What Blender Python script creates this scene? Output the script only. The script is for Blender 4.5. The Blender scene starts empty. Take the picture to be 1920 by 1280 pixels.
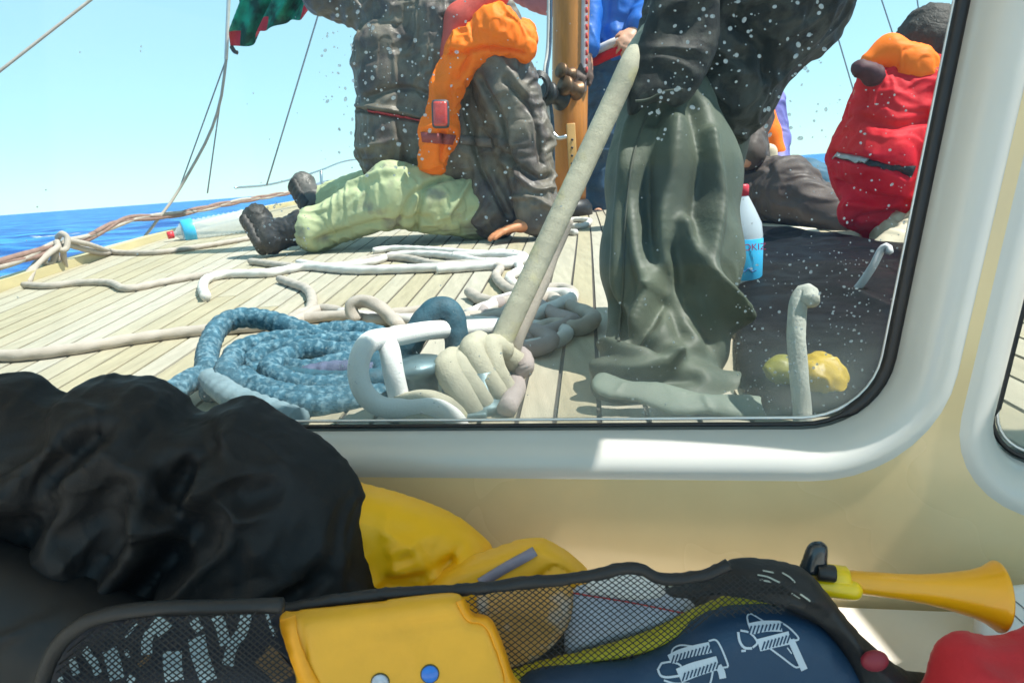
import bpy, math, random
import numpy as np
import openvdb
from mathutils import Vector, Matrix
from mathutils.bvhtree import BVHTree

random.seed(7)
R = math.radians
sc = bpy.context.scene
col = sc.collection

# ------------------------------------------------------------------ camera
F_PX, ROLL, PITCH = 1321.0, R(4.3), R(13.1)
cam_d = bpy.data.cameras.new("camera")
cam = bpy.data.objects.new("camera", cam_d)
col.objects.link(cam)
cam_d.sensor_width = 36.0
cam_d.lens = 36.0 * F_PX / 1920.0
cam_d.clip_start = 0.02
cam_d.clip_end = 30000.0
cam_d.dof.use_dof = True
cam_d.dof.focus_distance = 0.95
cam_d.dof.aperture_fstop = 20.0
cam.location = (0, 0, 0)
cam.rotation_euler = (Matrix.Rotation(R(90) - PITCH, 3, 'X') @ Matrix.Rotation(-ROLL, 3, 'Z')).to_euler()
sc.camera = cam

# ------------------------------------------------------------------ sky, sun, exposure
SUN_EL, SUN_AZ = R(60), R(105)            # azimuth measured from +Y (forward) towards +X (right)
world = bpy.data.worlds.new("World")
sc.world = world
world.use_nodes = True
nt = world.node_tree
nt.nodes.clear()
sky = nt.nodes.new('ShaderNodeTexSky')
sky.sky_type = 'NISHITA'
sky.sun_disc = False
sky.sun_elevation = SUN_EL
sky.sun_rotation = SUN_AZ
sky.air_density = 1.0
sky.dust_density = 0.1
sky.ozone_density = 2.0
tint = nt.nodes.new('ShaderNodeMix')
tint.data_type = 'RGBA'
tint.blend_type = 'MULTIPLY'
tint.inputs[0].default_value = 1.0
tint.inputs[7].default_value = (0.80, 1.0, 1.04, 1)
bg = nt.nodes.new('ShaderNodeBackground')
bg.inputs[1].default_value = 0.125
wo = nt.nodes.new('ShaderNodeOutputWorld')
nt.links.new(sky.outputs[0], tint.inputs[6])
even = nt.nodes.new('ShaderNodeMix')          # flat pale cyan mixed in to even out the sky's brightness
even.data_type = 'RGBA'
even.inputs[0].default_value = .68
even.inputs[7].default_value = (2.15, 3.7, 4.0, 1)
nt.links.new(tint.outputs[2], even.inputs[6])
nt.links.new(even.outputs[2], bg.inputs[0])
nt.links.new(bg.outputs[0], wo.inputs[0])
sun_d = bpy.data.lights.new("sun", 'SUN')
sun_d.energy = 4.2
sun_d.angle = R(0.6)
sun_d.color = (1.0, 0.95, 0.87)
sun = bpy.data.objects.new("sun", sun_d)
col.objects.link(sun)
to_sun = Vector((math.sin(SUN_AZ) * math.cos(SUN_EL), math.cos(SUN_AZ) * math.cos(SUN_EL), math.sin(SUN_EL)))
sun.rotation_euler = to_sun.to_track_quat('Z', 'Y').to_euler()
sun.location = (3, 3, 6)
sc.view_settings.view_transform = 'Standard'
sc.view_settings.look = 'None'
sc.view_settings.exposure = 1.0
sc.view_settings.gamma = 1.0
sc.view_settings.use_curve_mapping = False
sc.cycles.max_bounces = 8
sc.cycles.transparent_max_bounces = 24
sc.cycles.use_denoising = True

# ------------------------------------------------------------------ measuring helpers
H0, SLOPE = 0.30, 0.025                   # eye height above deck, sheer of the deck towards the bow
SEA_Z = -1.35
WY, WK = 0.70, 0.20                       # glass plane of the cabin front: y = WY - WK*x


def ray(px, py):
    x, y = px - 960.0, 640.0 - py
    c, s = math.cos(ROLL), math.sin(ROLL)
    u, v = x * c + y * s, -x * s + y * c
    return np.array([u, F_PX * math.cos(PITCH) + v * math.sin(PITCH), -F_PX * math.sin(PITCH) + v * math.cos(PITCH)]) / F_PX


def P(px, py, y):
    d = ray(px, py)
    return d * (y / d[1])


def D(px, py, h=0.0):
    d = ray(px, py)
    return d * ((H0 - h) / (SLOPE * d[1] - d[2]))


def W(px, py, off=0.0):
    d = ray(px, py)
    return d * ((WY + off) / (d[1] + WK * d[0]))


def deck_z(y):
    return -H0 + SLOPE * y


# ------------------------------------------------------------------ noise
def _h(ix, iy, iz, seed):
    n = (ix.astype(np.int64) * 374761393 + iy.astype(np.int64) * 668265263 + iz.astype(np.int64) * 2147483647 + seed * 974634777)
    n = (n ^ (n >> 13)) * 1274126177
    n = n ^ (n >> 16)
    return (n & 0xffffff).astype(np.float64) / 0xffffff * 2 - 1


def noise(p, seed=0):
    p = np.asarray(p, float)
    i = np.floor(p)
    f = p - i
    f = f * f * f * (f * (f * 6 - 15) + 10)
    ix, iy, iz = i[..., 0], i[..., 1], i[..., 2]
    r = 0
    for dx in (0, 1):
        wx = f[..., 0] if dx else 1 - f[..., 0]
        for dy in (0, 1):
            wy = f[..., 1] if dy else 1 - f[..., 1]
            for dz in (0, 1):
                wz = f[..., 2] if dz else 1 - f[..., 2]
                r = r + wx * wy * wz * _h(ix + dx, iy + dy, iz + dz, seed)
    return r


def fbm(p, o=3, seed=0):
    a, r, f = 1.0, 0, 1.0
    for k in range(o):
        r = r + a * noise(p * f + 13.7 * k, seed + k)
        a *= .5
        f *= 2.03
    return r


def crumple(p, freq, seed=0, stretch=None):
    """sharp ridges and hollows of creased cloth, about -1..1"""
    q = np.asarray(p) * freq
    if stretch is not None:
        q = q * np.asarray(stretch)
    w = np.stack([noise(q * .7 + 5, seed + 11), noise(q * .7 + 9, seed + 12), noise(q * .7 + 2, seed + 13)], -1)
    n = noise(q + 1.1 * w, seed)
    n2 = noise(q * 2.1 + 1.3 * w + 31, seed + 5)
    r1 = np.clip(1 - np.abs(n) * 3.0, 0, 1) ** 1.4
    r2 = np.clip(1 - np.abs(n2) * 3.2, 0, 1) ** 1.4
    return r1 * 1.0 + r2 * .45 * (1 - r1 * .5) - .5 + .55 * noise(q * .55, seed + 3)


# ------------------------------------------------------------------ materials
MATS = {}


def mat(name, color, rough=0.6, metal=0.0, spec=0.5, var=0.12, vscale=9.0, bump=0.0, bscale=60.0, color2=None, c2scale=14.0,
        c2lo=.5, c2hi=.62, coat=0.0, sheen=0.0, weave=0.0, transl=0.0, rvar=0.0, alpha=1.0, transm=0.0, obj_rand=0.0, stretch=None, wr=None):
    if name in MATS:
        return MATS[name]
    m = bpy.data.materials.new(name)
    m.use_nodes = True
    N, L = m.node_tree.nodes, m.node_tree.links
    b = N['Principled BSDF']
    tc = N.new('ShaderNodeTexCoord')
    vec = tc.outputs['Object']
    if stretch:
        mp = N.new('ShaderNodeMapping')
        mp.inputs['Scale'].default_value = stretch
        L.new(vec, mp.inputs[0])
        vec = mp.outputs[0]
    n1 = N.new('ShaderNodeTexNoise')
    n1.inputs['Scale'].default_value = vscale
    n1.inputs['Detail'].default_value = 6
    n1.inputs['Roughness'].default_value = .65
    L.new(vec, n1.inputs['Vector'])
    rm = N.new('ShaderNodeMapRange')
    rm.inputs[1].default_value = .3
    rm.inputs[2].default_value = .7
    rm.inputs[3].default_value = 1 - var
    rm.inputs[4].default_value = 1 + var
    L.new(n1.outputs[0], rm.inputs[0])
    src = None
    if color2 is not None:
        n2 = N.new('ShaderNodeTexNoise')
        n2.inputs['Scale'].default_value = c2scale
        n2.inputs['Detail'].default_value = 4
        L.new(vec, n2.inputs['Vector'])
        r2 = N.new('ShaderNodeMapRange')
        r2.inputs[1].default_value = c2lo
        r2.inputs[2].default_value = c2hi
        L.new(n2.outputs[0], r2.inputs[0])
        mx = N.new('ShaderNodeMix')
        mx.data_type = 'RGBA'
        mx.inputs[6].default_value = (*color, 1)
        mx.inputs[7].default_value = (*color2, 1)
        L.new(r2.outputs[0], mx.inputs[0])
        src = mx.outputs[2]
    hsv = N.new('ShaderNodeHueSaturation')
    if src:
        L.new(src, hsv.inputs['Color'])
    else:
        hsv.inputs['Color'].default_value = (*color, 1)
    val = rm.outputs[0]
    if obj_rand:
        oi = N.new('ShaderNodeObjectInfo')
        ro = N.new('ShaderNodeMapRange')
        ro.inputs[3].default_value = 1 - obj_rand
        ro.inputs[4].default_value = 1 + obj_rand
        L.new(oi.outputs['Random'], ro.inputs[0])
        mu = N.new('ShaderNodeMath')
        mu.operation = 'MULTIPLY'
        L.new(val, mu.inputs[0])
        L.new(ro.outputs[0], mu.inputs[1])
        val = mu.outputs[0]
        rs = N.new('ShaderNodeMapRange')
        rs.inputs[3].default_value = 1.25
        rs.inputs[4].default_value = .7
        L.new(oi.outputs['Random'], rs.inputs[0])
        L.new(rs.outputs[0], hsv.inputs['Saturation'])
    L.new(val, hsv.inputs['Value'])
    L.new(hsv.outputs[0], b.inputs['Base Color'])
    b.inputs['Roughness'].default_value = rough
    b.inputs['Metallic'].default_value = metal
    b.inputs['Specular IOR Level'].default_value = spec
    b.inputs['Coat Weight'].default_value = coat
    b.inputs['Coat Roughness'].default_value = .12
    b.inputs['Sheen Weight'].default_value = sheen
    b.inputs['Alpha'].default_value = alpha
    b.inputs['Transmission Weight'].default_value = transm
    if rvar:
        rr = N.new('ShaderNodeMapRange')
        rr.inputs[1].default_value = .35
        rr.inputs[2].default_value = .65
        rr.inputs[3].default_value = max(.04, rough - rvar)
        rr.inputs[4].default_value = rough + rvar
        n3 = N.new('ShaderNodeTexNoise')
        n3.inputs['Scale'].default_value = vscale * 2.3
        L.new(vec, n3.inputs['Vector'])
        L.new(n3.outputs[0], rr.inputs[0])
        L.new(rr.outputs[0], b.inputs['Roughness'])
    if bump or weave:
        bn = N.new('ShaderNodeTexNoise')
        bn.inputs['Scale'].default_value = bscale
        bn.inputs['Detail'].default_value = 5
        L.new(vec, bn.inputs['Vector'])
        bp = N.new('ShaderNodeBump')
        bp.inputs['Strength'].default_value = 1.0
        bp.inputs['Distance'].default_value = max(bump, weave)
        L.new(bn.outputs[0], bp.inputs['Height'])
        L.new(bp.outputs[0], b.inputs['Normal'])
        if wr:
            wn_ = N.new('ShaderNodeTexNoise')
            wn_.noise_type = 'RIDGED_MULTIFRACTAL'
            wn_.normalize = True
            wn_.inputs['Scale'].default_value = wr[0]
            wn_.inputs['Detail'].default_value = 3
            wn_.inputs['Distortion'].default_value = .6
            L.new(vec, wn_.inputs['Vector'])
            b2 = N.new('ShaderNodeBump')
            b2.inputs['Strength'].default_value = 1.0
            b2.inputs['Distance'].default_value = wr[1]
            L.new(wn_.outputs[0], b2.inputs['Height'])
            L.new(b2.outputs[0], bp.inputs['Normal'])
    if transl:
        t = N.new('ShaderNodeBsdfTranslucent')
        L.new(hsv.outputs[0], t.inputs[0])
        ms = N.new('ShaderNodeMixShader')
        ms.inputs[0].default_value = transl
        L.new(b.outputs[0], ms.inputs[1])
        L.new(t.outputs[0], ms.inputs[2])
        L.new(ms.outputs[0], N['Material Output'].inputs[0])
    MATS[name] = m
    return m


# ------------------------------------------------------------------ object helpers
def mesh_data(name, V, Fc, smooth=True, uv=None):
    me = bpy.data.meshes.new(name)
    V = np.asarray(V, dtype=np.float64)
    if isinstance(Fc, np.ndarray):
        n = len(Fc)
        k = Fc.shape[1]
        me.vertices.add(len(V))
        me.vertices.foreach_set('co', V.astype(np.float32).ravel())
        me.loops.add(n * k)
        me.loops.foreach_set('vertex_index', Fc.astype(np.int32).ravel())
        me.polygons.add(n)
        me.polygons.foreach_set('loop_start', np.arange(0, n * k, k, dtype=np.int32))
        me.update(calc_edges=True)
    else:
        me.from_pydata([tuple(v) for v in V], [], Fc)
        me.update()
    me.polygons.foreach_set('use_smooth', [smooth] * len(me.polygons))
    if uv is not None:
        l = me.uv_layers.new(name='UVMap')
        vi = np.empty(len(me.loops), dtype=np.int32)
        me.loops.foreach_get('vertex_index', vi)
        l.data.foreach_set('uv', np.asarray(uv)[vi].astype(np.float32).ravel())
    return me


def obj(name, V, Fc, m, parent=None, smooth=True, base=None, kind=None, label=None):
    """one mesh object; vertices are given in world space and stored round its own base"""
    V = np.asarray(V, float)
    if parent is not None:
        b = np.array(parent['_o'])
    elif base is not None:
        b = np.array(base, float)
    else:
        b = np.array([(V[:, 0].min() + V[:, 0].max()) / 2, (V[:, 1].min() + V[:, 1].max()) / 2, V[:, 2].min()])
    me = mesh_data(name, V - b, Fc, smooth)
    if m is not None:
        me.materials.append(m)
    o = bpy.data.objects.new(name, me)
    col.objects.link(o)
    if parent is not None:
        o.parent = parent
    else:
        o.location = b
    o['_o'] = [float(x) for x in b]
    if kind:
        o['kind'] = kind
    if label:
        o['label'] = label
    return o


def empty(name, loc):
    o = bpy.data.objects.new(name, None)
    o.empty_display_size = .05
    col.objects.link(o)
    o.location = loc
    o['_o'] = [float(x) for x in loc]
    return o


def tag(o, label, cat, group=None):
    o['label'] = label
    o['category'] = cat
    if group:
        o['group'] = group
    return o


def spline(pts, n=None, ds=None, closed=False):
    p = np.asarray(pts, float)
    if closed:
        q = np.vstack([p[-1], p, p[0], p[1]])
    else:
        q = np.vstack([2 * p[0] - p[1], p, 2 * p[-1] - p[-2]])
    out = []
    m = len(q) - 3
    for i in range(m):
        a, b, c, d = q[i:i + 4]
        t = np.linspace(0, 1, 24, endpoint=False)[:, None]
        out.append(.5 * ((2 * b) + (-a + c) * t + (2 * a - 5 * b + 4 * c - d) * t ** 2 + (-a + 3 * b - 3 * c + d) * t ** 3))
    out = np.vstack(out + ([] if closed else [p[-1][None]]))
    if closed:
        out = np.vstack([out, out[:1]])
    L = np.r_[0, np.cumsum(np.linalg.norm(np.diff(out, axis=0), axis=1))]
    if n is None:
        n = max(4, int(L[-1] / ds) + 1)
    s = np.linspace(0, L[-1], n)
    r = np.stack([np.interp(s, L, out[:, k]) for k in range(out.shape[1])], -1)
    return r[:-1] if closed else r


def tube_mesh(path, r, sides=10, braid=0.0, lay=0.0, twist_n=3, caps=True, flat=1.0, up=None):
    """swept tube; r scalar or per point; braid / lay give the rope its strands as real relief"""
    p = np.asarray(path, float)
    n = len(p)
    t = np.gradient(p, axis=0)
    t /= np.linalg.norm(t, axis=1)[:, None] + 1e-12
    a = np.array(up if up is not None else [0, 0, 1.0])
    if abs(np.dot(a, t[0])) > .95:
        a = np.array([1.0, 0, 0])
    u = np.empty_like(p)
    prev = a - np.dot(a, t[0]) * t[0]
    for i in range(n):
        q = (a if up is not None else prev)
        q = q - np.dot(q, t[i]) * t[i]
        q /= np.linalg.norm(q) + 1e-12
        u[i] = q
        prev = q
    v = np.cross(t, u)
    L = np.r_[0, np.cumsum(np.linalg.norm(np.diff(p, axis=0), axis=1))]
    r = np.broadcast_to(np.asarray(r, float), (n,))
    th = np.linspace(0, 2 * math.pi, sides, endpoint=False)
    rr = np.repeat(r[:, None], sides, 1)
    k = 1 / (np.mean(r) * 1.0)
    if lay:
        rr = rr * (1 + lay * (np.abs(np.sin(.5 * (twist_n * th[None] + L[:, None] * k * 1.3))) - .55))
    if braid:
        A = np.sin(7 * th[None] + L[:, None] * k * 2.7)
        B = np.sin(7 * th[None] - L[:, None] * k * 2.7)
        rr = rr * (1 + braid * (np.sign(A * B) * np.sqrt(np.abs(A * B))))
    V = p[:, None] + rr[..., None] * (np.cos(th)[None, :, None] * u[:, None] * flat + np.sin(th)[None, :, None] * v[:, None])
    V = V.reshape(-1, 3)
    i = np.arange(n - 1)[:, None] * sides
    j = np.arange(sides)[None]
    jn = (j + 1) % sides
    Fq = np.stack([i + j, i + jn, i + sides + jn, i + sides + j], -1).reshape(-1, 4)
    Fl = [tuple(x) for x in Fq]
    if caps:
        V = np.vstack([V, p[0] - t[0] * r[0] * .35, p[-1] + t[-1] * r[-1] * .35])
        c0, c1 = len(V) - 2, len(V) - 1
        Fl += [(int((q + 1) % sides), int(q), c0) for q in range(sides)]
        b = (n - 1) * sides
        Fl += [(b + q, b + (q + 1) % sides, c1) for q in range(sides)]
    return V, Fl


def join(parts):
    V, Fl, o = [], [], 0
    for v, f in parts:
        V.append(np.asarray(v, float))
        Fl += [tuple(int(x) + o for x in q) for q in f]
        o += len(v)
    return np.vstack(V), Fl


def box_mesh(c, s, rot=None, bev=0.0):
    c, s = np.array(c, float), np.array(s, float) / 2
    import bmesh
    bm = bmesh.new()
    bmesh.ops.create_cube(bm, size=2)
    for v in bm.verts:
        v.co = Vector((v.co.x * s[0], v.co.y * s[1], v.co.z * s[2]))
    if bev:
        bmesh.ops.bevel(bm, geom=bm.edges[:], offset=bev, segments=2, profile=.6, affect='EDGES')
    V = np.array([v.co[:] for v in bm.verts])
    Fl = [tuple(v.index for v in f.verts) for f in bm.faces]
    bm.free()
    if rot is not None:
        V = V @ np.array(rot).T
    return V + c, Fl


def lathe_mesh(c, prof, axis=(0, 0, 1), sides=28):
    """prof: list of (distance along axis, radius)"""
    ax = np.array(axis, float)
    ax /= np.linalg.norm(ax)
    a = np.array([1.0, 0, 0]) if abs(ax[0]) < .8 else np.array([0, 1.0, 0])
    u = np.cross(ax, a)
    u /= np.linalg.norm(u)
    v = np.cross(ax, u)
    th = np.linspace(0, 2 * math.pi, sides, endpoint=False)
    V = np.vstack([np.array(c) + ax * z + r * (np.cos(th)[:, None] * u + np.sin(th)[:, None] * v) for z, r in prof])
    Fl = []
    for i in range(len(prof) - 1):
        for j in range(sides):
            k = (j + 1) % sides
            Fl.append((i * sides + j, i * sides + k, (i + 1) * sides + k, (i + 1) * sides + j))
    return V, Fl


# ------------------------------------------------------------------ implicit surfaces
def vol_to_mesh(Fd, org, h):
    g = openvdb.FloatGrid(float(Fd.max()))
    g.copyFromArray(np.ascontiguousarray(Fd, dtype=np.float32))
    V, Q = g.convertToQuads(0.0)
    V = V.astype(np.float64) * h + org
    Q = Q.astype(np.int64)
    a, b, c, d = (V[Q[:, k]] for k in range(4))
    vol = np.einsum('ij,ij->i', a, np.cross(b, c)).sum() + np.einsum('ij,ij->i', a, np.cross(c, d)).sum()
    if vol < 0:
        Q = Q[:, ::-1]
    return V, Q


def vnormals(V, Q):
    a, b, c, d = (V[Q[:, k]] for k in range(4))
    n = np.cross(c - a, d - b)
    N = np.zeros_like(V)
    for k in range(4):
        np.add.at(N, Q[:, k], n)
    return N / (np.linalg.norm(N, axis=1)[:, None] + 1e-12)


def blob(prims, h=.008, k=.02):
    """prims: ('c',a,b,ra,rb[,k]) capsule, ('e',centre,(rx,ry,rz)) ellipsoid, ('-e',...) carve. Returns V, Q"""
    lo, hi = np.full(3, 1e9), np.full(3, -1e9)
    for p in prims:
        if p[0] == 'c':
            m = max(p[3], p[4])
            pts = np.array([p[1], p[2]])
            lo, hi = np.minimum(lo, pts.min(0) - m), np.maximum(hi, pts.max(0) + m)
        elif p[0] == 'e':
            lo, hi = np.minimum(lo, np.array(p[1]) - p[2]), np.maximum(hi, np.array(p[1]) + p[2])
    lo -= 3 * h + k
    hi += 3 * h + k
    n = np.ceil((hi - lo) / h).astype(int) + 1
    Fd = np.full(n, 1.0, dtype=np.float32)
    for p in prims:
        kk = k
        if p[0] == 'c':
            a, b, ra, rb = np.array(p[1], float), np.array(p[2], float), p[3], p[4]
            if len(p) > 5:
                kk = p[5]
            m = max(ra, rb) + kk + 3 * h
            l2, h2 = np.minimum(a, b) - m, np.maximum(a, b) + m
        else:
            c, rd = np.array(p[1], float), np.array(p[2], float)
            if len(p) > 3:
                kk = p[3]
            m = kk + 3 * h
            l2, h2 = c - rd - m, c + rd + m
        i0 = np.clip(np.floor((l2 - lo) / h).astype(int), 0, n)
        i1 = np.clip(np.ceil((h2 - lo) / h).astype(int) + 1, 0, n)
        ax = [lo[q] + h * np.arange(i0[q], i1[q]) for q in range(3)]
        X, Y, Z = np.meshgrid(*ax, indexing='ij', sparse=True)
        if p[0] == 'c':
            ab = b - a
            L2 = max(ab @ ab, 1e-9)
            t = np.clip(((X - a[0]) * ab[0] + (Y - a[1]) * ab[1] + (Z - a[2]) * ab[2]) / L2, 0, 1)
            d = np.sqrt((X - a[0] - t * ab[0]) ** 2 + (Y - a[1] - t * ab[1]) ** 2 + (Z - a[2] - t * ab[2]) ** 2) - (ra + (rb - ra) * t)
        else:
            q = np.sqrt(((X - c[0]) / rd[0]) ** 2 + ((Y - c[1]) / rd[1]) ** 2 + ((Z - c[2]) / rd[2]) ** 2)
            d = (q - 1) * rd.min()
        S = Fd[i0[0]:i1[0], i0[1]:i1[1], i0[2]:i1[2]]
        d = d.astype(np.float32)
        if p[0][0] == '-':
            hh = np.clip(.5 - .5 * (S + d) / kk, 0, 1)
            S[...] = S * (1 - hh) - d * hh + kk * hh * (1 - hh)
        else:
            hh = np.clip(.5 + .5 * (S - d) / kk, 0, 1)
            S[...] = S * (1 - hh) + d * hh - kk * hh * (1 - hh)
    return vol_to_mesh(Fd, lo, h)


def pl_dist(pts, poly):
    """distance of points (N,3) to a polyline (M,3)"""
    best = np.full(len(pts), 1e9)
    for a, b in zip(poly[:-1], poly[1:]):
        ab = b - a
        t = np.clip(((pts - a) @ ab) / (ab @ ab + 1e-12), 0, 1)
        best = np.minimum(best, np.linalg.norm(pts - a - t[:, None] * ab, axis=1))
    return best


def bvh_of(V, Q):
    return BVHTree.FromPolygons([tuple(v) for v in V], [tuple(int(x) for x in q) for q in Q])


def cast(bv, px, py):
    d = Vector(ray(px, py)).normalized()
    h = bv.ray_cast(Vector((0, 0, 0)), d)
    return (np.array(h[0]), np.array(h[1])) if h[0] is not None else (None, None)


def on_surface(bv, pts, n=40):
    """points of a real surface met by sight lines through a smooth line in the picture"""
    q = spline(np.array(pts, float), n=n)
    out, nr = [], []
    for a in q:
        h, nn = cast(bv, *a)
        if h is not None:
            out.append(h)
            nr.append(nn)
    return np.array(out), np.array(nr)


def creases(V, Q, lines):
    """lines: (picture polyline, amplitude, width): raised (+) or sunk (-) folds pressed into a surface"""
    bv = bvh_of(V, Q)
    N = vnormals(V, Q)
    disp = np.zeros(len(V))
    for pts, amp, w in lines:
        s, _ = on_surface(bv, pts, 24)
        if len(s) < 2:
            continue
        d = pl_dist(V, s)
        disp += amp * np.exp(-(d / w) ** 2)
    return V + N * disp[:, None]


def garment(name, prims, m, parent, h=.008, k=.03, amp=.008, freq=9, seed=0, stretch=None, lines=None, fine=.0, bk=None):
    V, Q = blob(prims, h, k)
    V = relax(V, Q, 3)
    if bk is None:
        bk = dict(s=.18, sv=.15, it=160, k=.005, bend=.17, lim=.024)
    if amp:
        V = V + vnormals(V, Q) * (amp * (.35 * crumple(V, freq, seed, stretch) + .6 * fbm(V * freq * .8, 2, seed)))[:, None]
    if fine * 0:
        V = V + vnormals(V, Q) * (fine * crumple(V, freq * 2.6, seed + 40, stretch))[:, None]
    if lines:
        V = creases(V, Q, lines)
    V = buckle(V, Q, seed=seed, **bk)
    o = obj(name, V, Q, m, parent)
    sub(o)
    return o, V, Q
    if amp:
        V = V + vnormals(V, Q) * (amp * crumple(V, freq, seed, stretch))[:, None]
    if fine:
        V = V + vnormals(V, Q) * (fine * crumple(V, freq * 3.1, seed + 40, stretch))[:, None]
    if lines:
        V = creases(V, Q, lines)
    o = obj(name, V, Q, m, parent)
    return o, V, Q


def sub(o, lv=1):
    md = o.modifiers.new('smooth', 'SUBSURF')
    md.levels = md.render_levels = lv


def puff(outline, y0, tilt, T, Tb=.02, Redge=.03, h=.0035, amp=.0, freq=20, seed=0, lines=None, closed=True, stretch=None, warp=None, sharp=False, yaw=0.0):
    """closed cushion-like solid whose rim follows an outline lying in a leaning plane at depth y0"""
    nrm = np.array([0, -math.cos(tilt), math.sin(tilt)])
    uu = np.array([1.0, 0, 0])
    if yaw:
        Rm = np.array(Matrix.Rotation(yaw, 3, 'Z'))
        nrm, uu = Rm @ nrm, Rm @ uu
    vv = np.cross(nrm, uu)
    if vv[2] < 0:
        vv = -vv
    o2 = np.array(outline, float)
    pc = np.clip((o2.min(0) + o2.max(0)) / 2, (0, 0), (1920, 1280))
    c0 = P(pc[0], pc[1], y0)
    if not sharp:
        o2 = spline(o2, n=len(o2) * 6, closed=True)
    pts = []
    for a in o2:
        d = ray(*a)
        q = d * ((c0 @ nrm) / (d @ nrm))
        pts.append([(q - c0) @ uu, (q - c0) @ vv])
    pts = np.array(pts)
    lo, hi = pts.min(0) - 4 * h, pts.max(0) + 4 * h
    gu = np.arange(lo[0], hi[0], h)
    gv = np.arange(lo[1], hi[1], h)
    U, Vv = np.meshgrid(gu, gv, indexing='ij')
    G = np.stack([U.ravel(), Vv.ravel()], -1)
    dist = np.full(len(G), 1e9)
    ins = np.zeros(len(G), bool)
    for a, b in zip(pts, np.roll(pts, -1, 0)):
        ab = b - a
        t = np.clip(((G - a) @ ab) / (ab @ ab + 1e-12), 0, 1)
        dist = np.minimum(dist, np.linalg.norm(G - a - t[:, None] * ab, axis=1))
        cr = (a[1] > G[:, 1]) != (b[1] > G[:, 1])
        xi = a[0] + (G[:, 1] - a[1]) / (b[1] - a[1] + 1e-15) * ab[0]
        ins ^= cr & (G[:, 0] < xi)
    d = np.where(ins, dist, -dist)
    e = np.clip(d / Redge, 0, 1)
    prof = np.sqrt(np.clip(1 - (1 - e) ** 2, 0, 1))
    front = T * prof
    if amp:
        X = c0 + G[:, :1] * uu + G[:, 1:] * vv
        front = front + amp * crumple(X, freq, seed, stretch) * np.clip(e * 1.5, 0, 1)
    if lines:
        for lp, a_, w_ in lines:
            lq = []
            for a in spline(np.array(lp, float), n=24):
                dd = ray(*a)
                q = dd * ((c0 @ nrm) / (dd @ nrm))
                lq.append([(q - c0) @ uu, (q - c0) @ vv, 0])
            dl = pl_dist(np.c_[G, np.zeros(len(G))], np.array(lq))
            front = front + a_ * np.exp(-(dl / w_) ** 2) * np.clip(e * 1.3, 0, 1)
    if warp is not None:
        front = front + warp(G) * np.clip(e * 1.5, 0, 1)
    front = np.where(ins, np.maximum(front, h * .6), -dist)
    back = np.where(ins, np.maximum(Tb * prof, h * .6), -dist)
    wmax = max(front.max(), .01) + 3 * h
    gw = np.arange(-max(back.max(), .01) - 3 * h, wmax, h)
    fr = front.reshape(U.shape)[..., None]
    bk = back.reshape(U.shape)[..., None]
    Fd = np.maximum(gw[None, None] - fr, -gw[None, None] - bk)
    V, Q = vol_to_mesh(Fd, np.array([lo[0], lo[1], gw[0]]), h)
    Wd = c0 + V[:, :1] * uu + V[:, 1:2] * vv + V[:, 2:3] * nrm
    a, b, c, dd = (Wd[Q[:, k]] for k in range(4))
    vol = np.einsum('ij,ij->i', a, np.cross(b, c)).sum() + np.einsum('ij,ij->i', a, np.cross(c, dd)).sum()
    if vol < 0:
        Q = Q[:, ::-1]
    return Wd, Q


def relax(V, Q, it=2, f=.5):
    for _ in range(it):
        S = np.zeros_like(V)
        C = np.zeros(len(V))
        for k in range(4):
            a, b = Q[:, k], Q[:, (k + 1) % 4]
            np.add.at(S, a, V[b])
            np.add.at(S, b, V[a])
            np.add.at(C, a, 1)
            np.add.at(C, b, 1)
        V = V * (1 - f) + f * S / np.maximum(C, 1)[:, None]
    return V


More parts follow.
